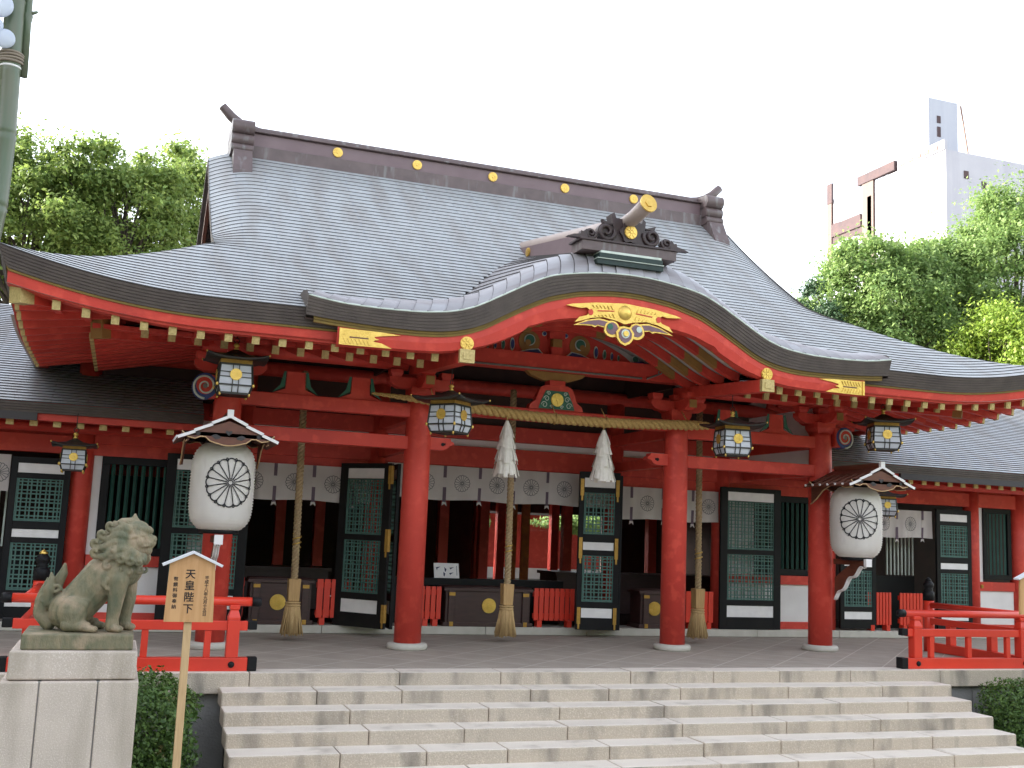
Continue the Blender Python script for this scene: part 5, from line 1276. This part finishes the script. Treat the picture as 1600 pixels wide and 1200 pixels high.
LION = thing("lion_statue", "weathered green-brown guardian lion statue sitting upright on the granite pedestal", "statue", (-6.02, -4.56, .515))
mb = MB(); mb.box(-6.425, -5.585, -4.93, -4.19, .517, .64); mb.build("plinth", BRONZE, LION, bevel=.012)
body = MB()
def ell(c, r, n=14):
    vs, fs = [], []; m = n // 2 + 1
    for i in range(m + 1):
        f = PI * i / m
        for j in range(n):
            a = 2 * PI * j / n; vs.append((c[0] + r[0] * math.sin(f) * math.cos(a), c[1] + r[1] * math.sin(f) * math.sin(a), c[2] - r[2] * math.cos(f)))
    fs = [(i * n + j, i * n + (j + 1) % n, (i + 1) * n + (j + 1) % n, (i + 1) * n + j) for i in range(m) for j in range(n)]
    body.add(vs, fs, 0, True)
def cap(*pr):          # chain of spheres and cones: (x, y, z, r)
    for (a, b) in zip(pr[:-1], pr[1:]):
        body.cyl(a[:3], b[:3], a[3], b[3], 14); ell(a[:3], (a[3],) * 3, 12)
    ell(pr[-1][:3], (pr[-1][3],) * 3, 12)
cap((.28, 0, .54, .165), (.18, 0, .455, .178), (.07, 0, .33, .165), (-.05, 0, .18, .165))
ell((.35, 0, .505), (.125, .165, .135)); ell((-.09, 0, .16), (.155, .20, .165))
cap((.29, 0, .58, .155), (.35, 0, .72, .140))
ell((.395, 0, .785), (.128, .120, .118)); ell((.395, 0, .855), (.105, .10, .07))
cap((.45, 0, .752, .082), (.500, 0, .748, .066)); cap((.44, 0, .680, .064), (.490, 0, .676, .050))
ell((.538, 0, .772), (.030, .050, .030)); ell((.552, .028, .766), (.014, .018, .014)); ell((.552, -.028, .766), (.014, .018, .014))
ell((.36, 0, .90), (.06, .055, .045)); cap((.375, 0, .91, .042), (.372, 0, .968, .013))
for s in (1, -1):
    cap((.43, s * .075, .852, .026), (.485, s * .055, .848, .032), (.508, s * .02, .838, .026))        # brow
    ell((.475, s * .062, .812), (.024, .022, .020)); ell((.43, s * .085, .745), (.05, .035, .05)); ell((.50, s * .045, .735), (.045, .028, .028))
    cap((.345, s * .095, .845, .040), (.30, s * .115, .875, .030), (.262, s * .12, .905, .010))       # ear
    ell((.285, s * .11, .45), (.095, .075, .115))
    dx = .0 if s < 0 else .065
    cap((.305 + dx * .5, s * .115, .43, .088), (.295 + dx, s * .112, .27, .066), (.28 + dx, s * .110, .11, .052), (.28 + dx, s * .110, .05, .057))
    for k in (-1.5, -.5, .5, 1.5): cap((.30 + dx, s * .110 + k * .027, .035, .030), (.352 + dx - abs(k) * .008, s * .110 + k * .028, .026, .026))
    ell((-.03, s * .165, .155), (.122, .075, .135)); ell((.035, s * .172, .215), (.054, .055, .055)); cap((.05, s * .175, .22, .05), (.0, s * .19, .09, .045), (-.05, s * .185, .05, .05))
    cap((-.06, s * .185, .055, .052), (.09, s * .185, .045, .045))
    for k in (-1.5, -.5, .5, 1.5): cap((.10, s * .185 + k * .026, .034, .029), (.165 - abs(k) * .008, s * .185 + k * .027, .026, .025))
    cap((.215, s * .155, .43, .026), (.20, s * .165, .385, .022), (.225, s * .165, .35, .014))        # elbow curl
    # mane: heavy wavy locks lying on the neck, each rolled up at its end
    for (x0, z0, x1, z1, w_, lat, up_) in ((.33, .84, .205, .835, .040, .105, .9), (.31, .79, .150, .765, .042, .120, .9), (.30, .73, .105, .690, .042, .128, .9), (.33, .68, .115, .615, .040, .145, .8), (.38, .66, .20, .575, .038, .150, -.8), (.42, .645, .285, .545, .036, .148, -.9), (.455, .63, .365, .53, .034, .135, -.9), (.485, .625, .44, .525, .030, .105, -.9)):
        pr = []; dx_, dz_ = x1 - x0, z1 - z0; ln = math.hypot(dx_, dz_); nx_, nz_ = -dz_ / ln, dx_ / ln
        if nz_ * up_ < 0: nx_, nz_ = -nx_, -nz_
        for i in range(8):
            q = i / 7; wv = .016 * math.sin(2 * PI * q)
            pr.append((x0 + dx_ * q + nx_ * wv, s * (lat + .018 * math.sin(PI * q)), z0 + dz_ * q + nz_ * wv, w_ * (1 - .38 * q)))
        rc = .034
        for i in range(1, 9):
            a = i / 8 * 4.6; rr = rc * (1 - .55 * i / 8); cx, cz = x1 + nx_ * rc, z1 + nz_ * rc
            ux, uz = dx_ / ln, dz_ / ln
            pr.append((cx - nx_ * rr * math.cos(a) + ux * rr * math.sin(a), s * (lat + .004 * i), cz - nz_ * rr * math.cos(a) + uz * rr * math.sin(a), w_ * .62 * (1 - .45 * i / 8)))
        cap(*pr)
    for (cx, cz, r_) in ((.395, .585, .040), (.32, .60, .042), (.24, .65, .042), (.465, .575, .028)):
        pr = [(cx + r_ * (1 - .6 * i / 10) * math.cos(1 + 6.6 * i / 10), s * (.158 + .004 * i), cz + r_ * (1 - .6 * i / 10) * math.sin(1 + 6.6 * i / 10), .016) for i in range(11)]
        cap(*pr)
    ell((.455, s * .088, .800), (.030, .018, .010)); cap((.41, s * .112, .79, .016), (.36, s * .118, .775, .022), (.32, s * .12, .79, .016))
    cap((.515, s * .058, .715, .012), (.46, s * .082, .708, .013), (.42, s * .10, .725, .012))
for (x0, z0, x1, z1) in ((.34, .89, .225, .865), (.31, .83, .165, .79), (.28, .76, .115, .705), (.24, .69, .085, .625)):
    cap((x0, 0, z0, .055), ((x0 + x1) / 2, 0, (z0 + z1) / 2 + .012, .050), (x1, 0, z1, .034), (x1 - .012, 0, z1 + .03, .020))
cap((-.24, 0, .05, .06), (-.31, 0, .13, .058), (-.30, 0, .23, .062), (-.285, 0, .32, .045), (-.275, 0, .415, .012))
cap((-.27, .0, .20, .05), (-.225, .03, .30, .050), (-.20, .04, .39, .048), (-.165, .03, .46, .038), (-.155, .02, .535, .014))
cap((-.26, -.03, .22, .04), (-.25, -.05, .33, .042), (-.235, -.04, .41, .030), (-.245, -.03, .46, .012))
for (cx, cz) in ((-.28, .25), (-.19, .33)):
    cap(*[(cx + .04 * (1 - .6 * i / 9) * math.cos(6 * i / 9), -.055, cz + .04 * (1 - .6 * i / 9) * math.sin(6 * i / 9), .014) for i in range(10)])
ca, sa = math.cos(R(-9)), math.sin(R(-9))
body.V = [(-6.02 + x * ca - y * sa, -4.56 + x * sa + y * ca, .64 + z) for x, y, z in body.V]
ob = body.build("lion_body", BRONZE, LION)
rm = ob.modifiers.new("remesh", 'REMESH'); rm.mode = 'VOXEL'; rm.voxel_size = .0075; rm.use_smooth_shade = True
sm = ob.modifiers.new("smooth", 'SMOOTH'); sm.iterations = 2; sm.factor = .5

# ------------------------------------------------------------------ plants
def leaf_mesh(name, C_, N_, size, m, parent=None, jitter=.55, aspect=.5):
    n = len(C_); C_ = np.asarray(C_, np.float32); d = RNG.normal(size=(n, 3)).astype(np.float32) * 1.0 + np.asarray(N_, np.float32)
    d /= np.linalg.norm(d, axis=1, keepdims=True) + 1e-6
    h = RNG.normal(size=(n, 3)).astype(np.float32); a = np.cross(d, h); a /= np.linalg.norm(a, axis=1, keepdims=True) + 1e-6; b = np.cross(d, a)
    s = (size * (1 + jitter * RNG.uniform(-1, 1, n))).astype(np.float32)[:, None] * .5
    V = np.stack([C_ - a * s, C_ - b * s * aspect + d * s * .12, C_ + a * s, C_ + b * s * aspect + d * s * .12], 1).reshape(-1, 3)
    if parent is not None: V -= np.array(parent.location, np.float32)
    me = bpy.data.meshes.new(name); me.vertices.add(4 * n); me.vertices.foreach_set("co", V.ravel())
    me.loops.add(4 * n); me.loops.foreach_set("vertex_index", np.arange(4 * n, dtype=np.int32))
    me.polygons.add(n); me.polygons.foreach_set("loop_start", np.arange(0, 4 * n, 4, dtype=np.int32))
    me.update(calc_edges=True); me.materials.append(m)
    o = bpy.data.objects.new(name, me); COL.objects.link(o)
    if parent is not None: o.parent = parent
    return o
def tree(x, y, ztop, rx, rz_, n_cl, per, size, leafm, label, name="broadleaf_tree", group="trees behind the shrine", seed=1, clump=.16, droop=0.0, shell=.55, limbs=11):
    r = np.random.default_rng(seed); t = thing(name, label, "tree", (x, y, GZ), group)
    zc = ztop - rz_
    # clumps over an uneven ellipsoid
    u = r.normal(size=(n_cl, 3)); u /= np.linalg.norm(u, axis=1, keepdims=True); u[:, 2] = np.where(u[:, 2] < -.55, -u[:, 2], u[:, 2])
    rad = r.uniform(shell, 1.0, n_cl) ** .7; bump = 1 + .12 * np.sin(3.1 * u[:, 0] * 2 + seed) + .10 * np.sin(5 * u[:, 1] + 2 * u[:, 2] * 3 + seed)
    cc = u * (rad * bump)[:, None] * np.array([rx, rx, rz_]) + np.array([x, y, zc])
    cr = r.uniform(.65, 1.35, n_cl) * clump * rx * 1.55
    k = np.repeat(np.arange(n_cl), per); g = r.normal(size=(n_cl * per, 3)); g /= np.linalg.norm(g, axis=1, keepdims=True); g *= (np.abs(r.normal(0, .62, n_cl * per)) + .08)[:, None]
    g[:, 2] *= .72
    P = cc[k] + g * cr[k][:, None]
    if droop: P[:, 2] -= droop * np.linalg.norm(P[:, :2] - np.array([x, y]), axis=1)
    N_ = g * 1.1 + np.array([0, 0, .9]); leaf_mesh("crown", P, N_, size, leafm, t)
    mb = MB(); base = Vector((x, y, GZ)); top = Vector((x + r.uniform(-.4, .4), y, zc - .1 * rz_)); tr = .045 * rx + .12
    mb.tube([base, base.lerp(top, .5) + Vector((r.uniform(-.3, .3), 0, 0)), top, Vector((top.x, top.y, zc + .6 * rz_))], [tr, tr * .8, tr * .55, tr * .1], 10)
    idx = r.choice(n_cl, min(n_cl, limbs * 3), replace=False)
    for q, i in enumerate(idx):
        f = r.uniform(.45, 1.0); p0 = base.lerp(top, f); e = Vector(cc[i]); mid = p0.lerp(e, .5) + Vector((r.uniform(-.3, .3), r.uniform(-.3, .3), .12 * rz_)); w_ = tr * r.uniform(.26, .5)
        mb.tube([p0, p0.lerp(mid, .5) + Vector((r.uniform(-.15, .15), 0, .1)), mid, mid.lerp(e, .5) + Vector((0, r.uniform(-.2, .2), .08)), e], [w_, w_ * .8, w_ * .6, w_ * .4, w_ * .15], 6)
    mb.build("trunk", BARKC, t); return t
#TREES
tree(-10.2, 31, 15.9, 3.4, 3.6, 95, 455, 0.178, LEAF['left'], "camphor tree with a rounded crown rising just right of the bamboo pole", seed=3)
tree(-6.9, 30, 16.4, 3.2, 4.0, 100, 455, 0.178, LEAF['left'], "tallest camphor tree behind the left roof hip, midway between bamboo pole and gable", seed=5)
tree(-4.1, 33, 17.2, 2.9, 3.8, 85, 455, 0.178, LEAF['left'], "camphor tree half hidden behind the left roof gable", seed=8)
tree(-8.6, 36, 15.6, 3.6, 3.6, 70, 385, 0.192, LEAF['yellow'], "sunlit yellow-green tree glimpsed through gaps of the left camphor trees", seed=12)
tree(-14.5, 32, 16.0, 3.6, 4.2, 80, 385, 0.192, LEAF['left'], "camphor tree mostly hidden behind the bamboo pole at the left", seed=15)
tree(30.3, 36, 15.9, 2.2, 3.2, 60, 385, 0.192, LEAF['conifer'], "small dark fir tree at the left end of the right tree group", name="fir_tree", seed=21, droop=.35, clump=.22)
tree(34.3, 36.5, 19.3, 4.0, 4.6, 110, 455, 0.222, LEAF['right'], "bushy camphor tree in front of the white building's brown strip", seed=23)
tree(39.8, 38, 20.9, 4.2, 5.0, 120, 455, 0.222, LEAF['right'], "camphor tree below the white building's corner", seed=25)
tree(46.0, 37, 24.0, 5.4, 6.6, 150, 472, 0.222, LEAF['right'], "tallest green tree at the right side of the picture", seed=27)
tree(39.0, 31, 14.2, 4.4, 4.0, 130, 455, 0.207, LEAF['yellow'], "low bright yellow-green tree just above the right roof hip", seed=29)
tree(46.0, 40, 18.5, 5.5, 6.0, 130, 420, 0.237, LEAF['right'], "shaded tree between the tallest tree and the low bright one", seed=31)
tree(33.5, 40, 16.5, 4.6, 4.6, 100, 420, 0.237, LEAF['right'], "darker tree behind the small fir tree", seed=33)
def shrub(x0, x1, y0, y1, z0, z1, n, label, seed, name="clipped_shrub"):
    r = np.random.default_rng(seed); t = thing(name, label, "shrub", ((x0 + x1) / 2, (y0 + y1) / 2, GZ), "clipped green shrubs beside the stairs")
    u = r.uniform(-1, 1, (n * 3, 3)); q = (np.abs(u) ** 3.2).sum(1); u = u[q < 1]; q = q[q < 1]; keep = r.uniform(0, 1, len(q)) < np.clip(q * 1.4 + .05, 0, 1); u = u[keep][:n]
    lump = 1 + .07 * np.sin(7 * u[:, 0] + seed) * np.cos(6 * u[:, 2] + 3 * u[:, 1]); h = np.array([(x1 - x0) / 2, (y1 - y0) / 2, (z1 - z0) / 2])
    P = u * lump[:, None] * h + np.array([(x0 + x1) / 2, (y0 + y1) / 2, (z0 + z1) / 2]) + r.normal(size=(len(u), 3)) * .018
    leaf_mesh("foliage", P, u * 1.2 + np.array([0, 0, .6]), .042, HEDGE, t, aspect=.55)
    mb = MB()
    for k in range(14): 
        a = Vector(((x0 + x1) / 2 + r.uniform(-.1, .1), (y0 + y1) / 2 + r.uniform(-.1, .1), GZ)); e = Vector((r.uniform(x0 + .08, x1 - .08), r.uniform(y0 + .08, y1 - .08), r.uniform((z0 + z1) / 2, z1 - .06))); mb.tube([a, a.lerp(e, .5) + Vector((0, 0, .1)), e], [.018, .012, .004], 5)
    mb.build("stem", BARKC, t); return t
shrub(-6.75, -4.90, -3.75, -2.55, GZ, .12, 26000, "clipped green shrub between the pedestal and the stairs, behind the wooden placard", 4)
shrub(4.98, 6.9, -3.7, -2.5, GZ - .1, -.03, 24000, "rounded green shrub below the right railing, at the stairs' right end", 6)
# courtyard behind the hall: fence with white base, pine, hedge
t = thing("courtyard_fence", "red courtyard fence on a white base seen through the hall", "fence", (4, 15, GZ))
mb = MB(); mb.box(-8, 18, 15, 15.1, .66, 1.75); mb.build("board_panel", RED, t)
mb = MB(); mb.box(-8, 18, 14.95, 15.15, -1, .36); mb.build("stone_base", BLOCKWALL, t); mb = MB(); mb.box(-8, 18, 14.97, 15.13, .361, .66); mb.build("plaster_base", WHITE, t)
mb = MB(); mb.prism([(13.7, 2.15), (15.05, 2.55), (16.4, 2.15), (16.4, 2.25), (15.05, 2.68), (13.7, 2.25)], (-8, 0, 0), Y_, Z_, 26); mb.build("shading_coping", BARKEDGE, t)  # coping widened into a roof, added to shade the courtyard
mb = MB(); mb.box(-8, 18, 15.02, 15.08, 1.751, 2.5); mb.build("upper_panel", RED, t)
for k in range(9): mb = MB(); mb.box(-7 + 3 * k, -6.8 + 3 * k, 14.94, 15.0, .66, 1.75); mb.build("post", RED, t)
def hedge_cloud(x, y, z, rx, ry, rz_, n, label, seed):
    r = np.random.default_rng(seed); t = thing("courtyard_shrub", label, "shrub", (x, y, GZ), "courtyard greenery behind the hall"); u = r.normal(size=(n, 3)); u /= np.linalg.norm(u, axis=1, keepdims=True); u *= (r.uniform(.4, 1, n) ** .5)[:, None]
    leaf_mesh("foliage", u * np.array([rx, ry, rz_]) * (1 + .15 * np.sin(6 * u[:, :1] + seed)) + np.array([x, y, z]), u + np.array([0, 0, .5]), .11, LEAF['right'], t)
    mb = MB(); mb.tube([(x, y, GZ), (x + .1, y, z)], [.09, .05], 7); mb.build("trunk", BARKC, t)
hedge_cloud(6.6, 13.2, 1.95, 1.7, .8, .28, 5000, "flat green branch seen through the hall's back opening, behind the orange banners", 2)
hedge_cloud(9.0, 13.6, 1.5, 1.0, .8, .8, 5000, "round green bush seen through the hall beside the folded door", 3)
hedge_cloud(2.6, 13.4, 1.9, 1.2, .7, .35, 4000, "green branch seen through the hall behind the middle bell rope", 5)

# unseen leaf masses, added to block the low sun and low sky light
r = np.random.default_rng(78); n = 16000      # tall mass left of the hall, added to keep the low sun off it
P_ = np.stack([r.uniform(-36, -29, n), r.uniform(-14, 27, n), GZ + (r.uniform(0, 1, n) ** .7) * 30], 1)
o = leaf_mesh("shade_grove", P_, np.tile(np.array([.6, 0, .6]), (n, 1)), 1.5, LEAF['left']); o['kind'] = 'stuff'
r = np.random.default_rng(77); n = 15000; a = r.uniform(R(-192), R(12), n); d_ = 36 + r.normal(0, 2.0, n); top = 12 + 2.5 * np.sin(5 * a) + 1.5 * np.sin(11 * a + 1)  # ring behind the camera, added to cut low sky light on the front
P_ = np.stack([-2 + d_ * np.cos(a), -12 + d_ * np.sin(a), GZ + (r.uniform(0, 1, n) ** .8) * top], 1)
o = leaf_mesh("shade_grove", P_, -np.stack([np.cos(a), np.sin(a), np.zeros(n)], 1) + np.array([0, 0, .6]), 1.3, LEAF['left']); o['kind'] = 'stuff'

# ------------------------------------------------------------------ bamboo pole at the left
t = thing("bamboo_pole", "tall green bamboo pole with white discs tied to it", "bamboo pole", (-6.45, -9.0, GZ))
def bx(z): return -6.424 - .031 * (z - 3.0) - .15 * max(0, 3.3 - max(z, 2.75)) ** 2 - .12 * max(0, 2.75 - z)
mb = MB(); zs, rs, pts = [], [], []
z = GZ
nodes = [2.2, 2.62, 2.98, 3.33, 3.66, 4.0, 4.35]
prof_ = [(GZ, .05)] + [(q, .047) for q in (.5, 1.5, 2.0)]
for nz in nodes: prof_ += [(nz - .03, .046), (nz - .008, .049), (nz, .044), (nz + .008, .049), (nz + .03, .046)]
prof_.append((4.9, .042))
mb.tube([(bx(z), -9.0, z) for z, r_ in prof_], [r_ for z, r_ in prof_], 20); mb.build("culm", BAMBOO, t)
mb = MB(); 
prof_ = [(3.63, .018), (3.9, .018), (3.935, .024), (3.95, .018), (4.9, .017)]
mb.tube([(bx(z) + .058, -8.99, z) for z, r_ in prof_], [r_ for z, r_ in prof_], 12); mb.tube([(bx(3.95) + .06, -8.99, 3.945), (bx(3.95) + .10, -8.99, 3.965)], [.012, .006], 6); mb.build("side_shoot", BAMBOO, t)
mb = MB()
for k in range(4): mb.tube([(bx(3.70) + .052 * math.cos(q), -9.0 + .052 * math.sin(q), 3.685 + .012 * k + .004 * math.sin(q + k)) for q in np.linspace(0, 2 * PI, 24)], .007, 6)
mb.build("rope_binding", mat("grey_twine", (.27, .22, .17), (.20, .16, .12), 30), t)
mb = MB(); mb.lathe([(.0475, 3.655), (.049, 3.66), (.0475, 3.665)], (bx(3.66), -9.0, 0), 20); mb.build("white_ring", WPAINT, t)
for i, (x, z, r_) in enumerate(((-6.475, 3.775, .046), (-6.53, 3.83, .045), (-6.51, 3.93, .06))):
    d = MB(); d.lathe([(.001, .012), (r_ * .8, .010), (r_, .004), (r_, -.004), (r_ * .8, -.01), (.001, -.012)], (0, 0, 0), 26); d.V = [(x + v[0], -9.06 - i * .005 + v[2], z + v[1]) for v in d.V]
    o = d.build("white_disc", DISC); tag(o, ("lowest clear white disc tied to the bamboo pole, above the rope binding", "middle clear white disc on the bamboo pole, cut by the picture's left border", "topmost clear white disc on the bamboo pole")[i], "disc", "white discs tied to the bamboo pole")

# ------------------------------------------------------------------ white building far behind
t = thing("white_building", "tall pale clad building with brown steel strips behind the right trees", "building", (64, 66, GZ))
mb = MB(); mb.box(61, 78, 60, 77, GZ, 37.4); mb.build("cladding", CONC, t)
mb = MB(); mb.box(60.8, 61, 69.7, 71.4, 20, 38.2); mb.box(60.8, 61, 76.3, 77, 18, 39); mb.box(60.8, 61, 70, 70.6, 25, 36); mb.build("steel_strip", mat("dark_rust_steel", (.085, .045, .032), (.055, .03, .022), 1.2), t)
mb = MB(); mb.add([(60.9, 76.4, 34.8), (60.9, 71.5, 34.4), (60.9, 71.5, 32.4), (60.9, 74.2, 32.8), (60.9, 76.4, 32.6)], [(0, 1, 2, 3, 4)]); mb.box(60.75, 60.92, 71.6, 76.3, 33.3, 34.6); mb.box(60.75, 60.95, 76.2, 77, 37.0, 39.1); mb.build("opening", ROUGHDARK, t)
mb = MB(); mb.box(61.2, 68, 62.5, 68, 37.4, 38.3); mb.box(60.7, 61.1, 66.5, 72, 37.5, 38.4); mb.build("roof_room", ROUGHDARK, t)
mb = MB(); mb.box(60.85, 61.2, 60, 66.2, 37.4, 38.3); mb.build("parapet", CONC, t)
mb = MB()
for k in range(5): mb.box(60.78, 60.84, 60.8 + 1.1 * k, 61.4 + 1.1 * k, 37.6, 38.0)
mb.build("parapet_vent", RUST, t)
for k in range(2):
    mb = MB(); mb.beam((61.3, 68.5 + 1.5 * k, 37.4), (61.3, 69.3 + 1.4 * k, 38.6), .15, .15); mb.build("roof_brace", CONC, t)
mb = MB(); mb.box(64.4, 67.9, 66, 66.3, 38, 45.2); mb.build("roof_sign_panel", mat("grey_panel", (.30, .32, .38), (.36, .38, .43), .3, rough=.6, stretch=(3, 3, .2)), t)
mb = MB(); mb.box(65.4, 65.8, 65.93, 66, 42.8, 43.5); mb.box(65.4, 65.8, 65.94, 66, 41.4, 42.4); mb.build("panel_hole", ROUGHDARK, t)
mb = MB(); mb.beam((68.3, 66, 45), (69.5, 66, 38), .12, .12); mb.build("stay", RUST, t)
for (x, z) in ((63.0, 35.0), (65.0, 34.3), (67.5, 33.6), (69.8, 33.0)): mb = MB(); mb.box(x, x + .5, 59.93, 60, z, z + .7); mb.build("small_window", ROUGHDARK, t)
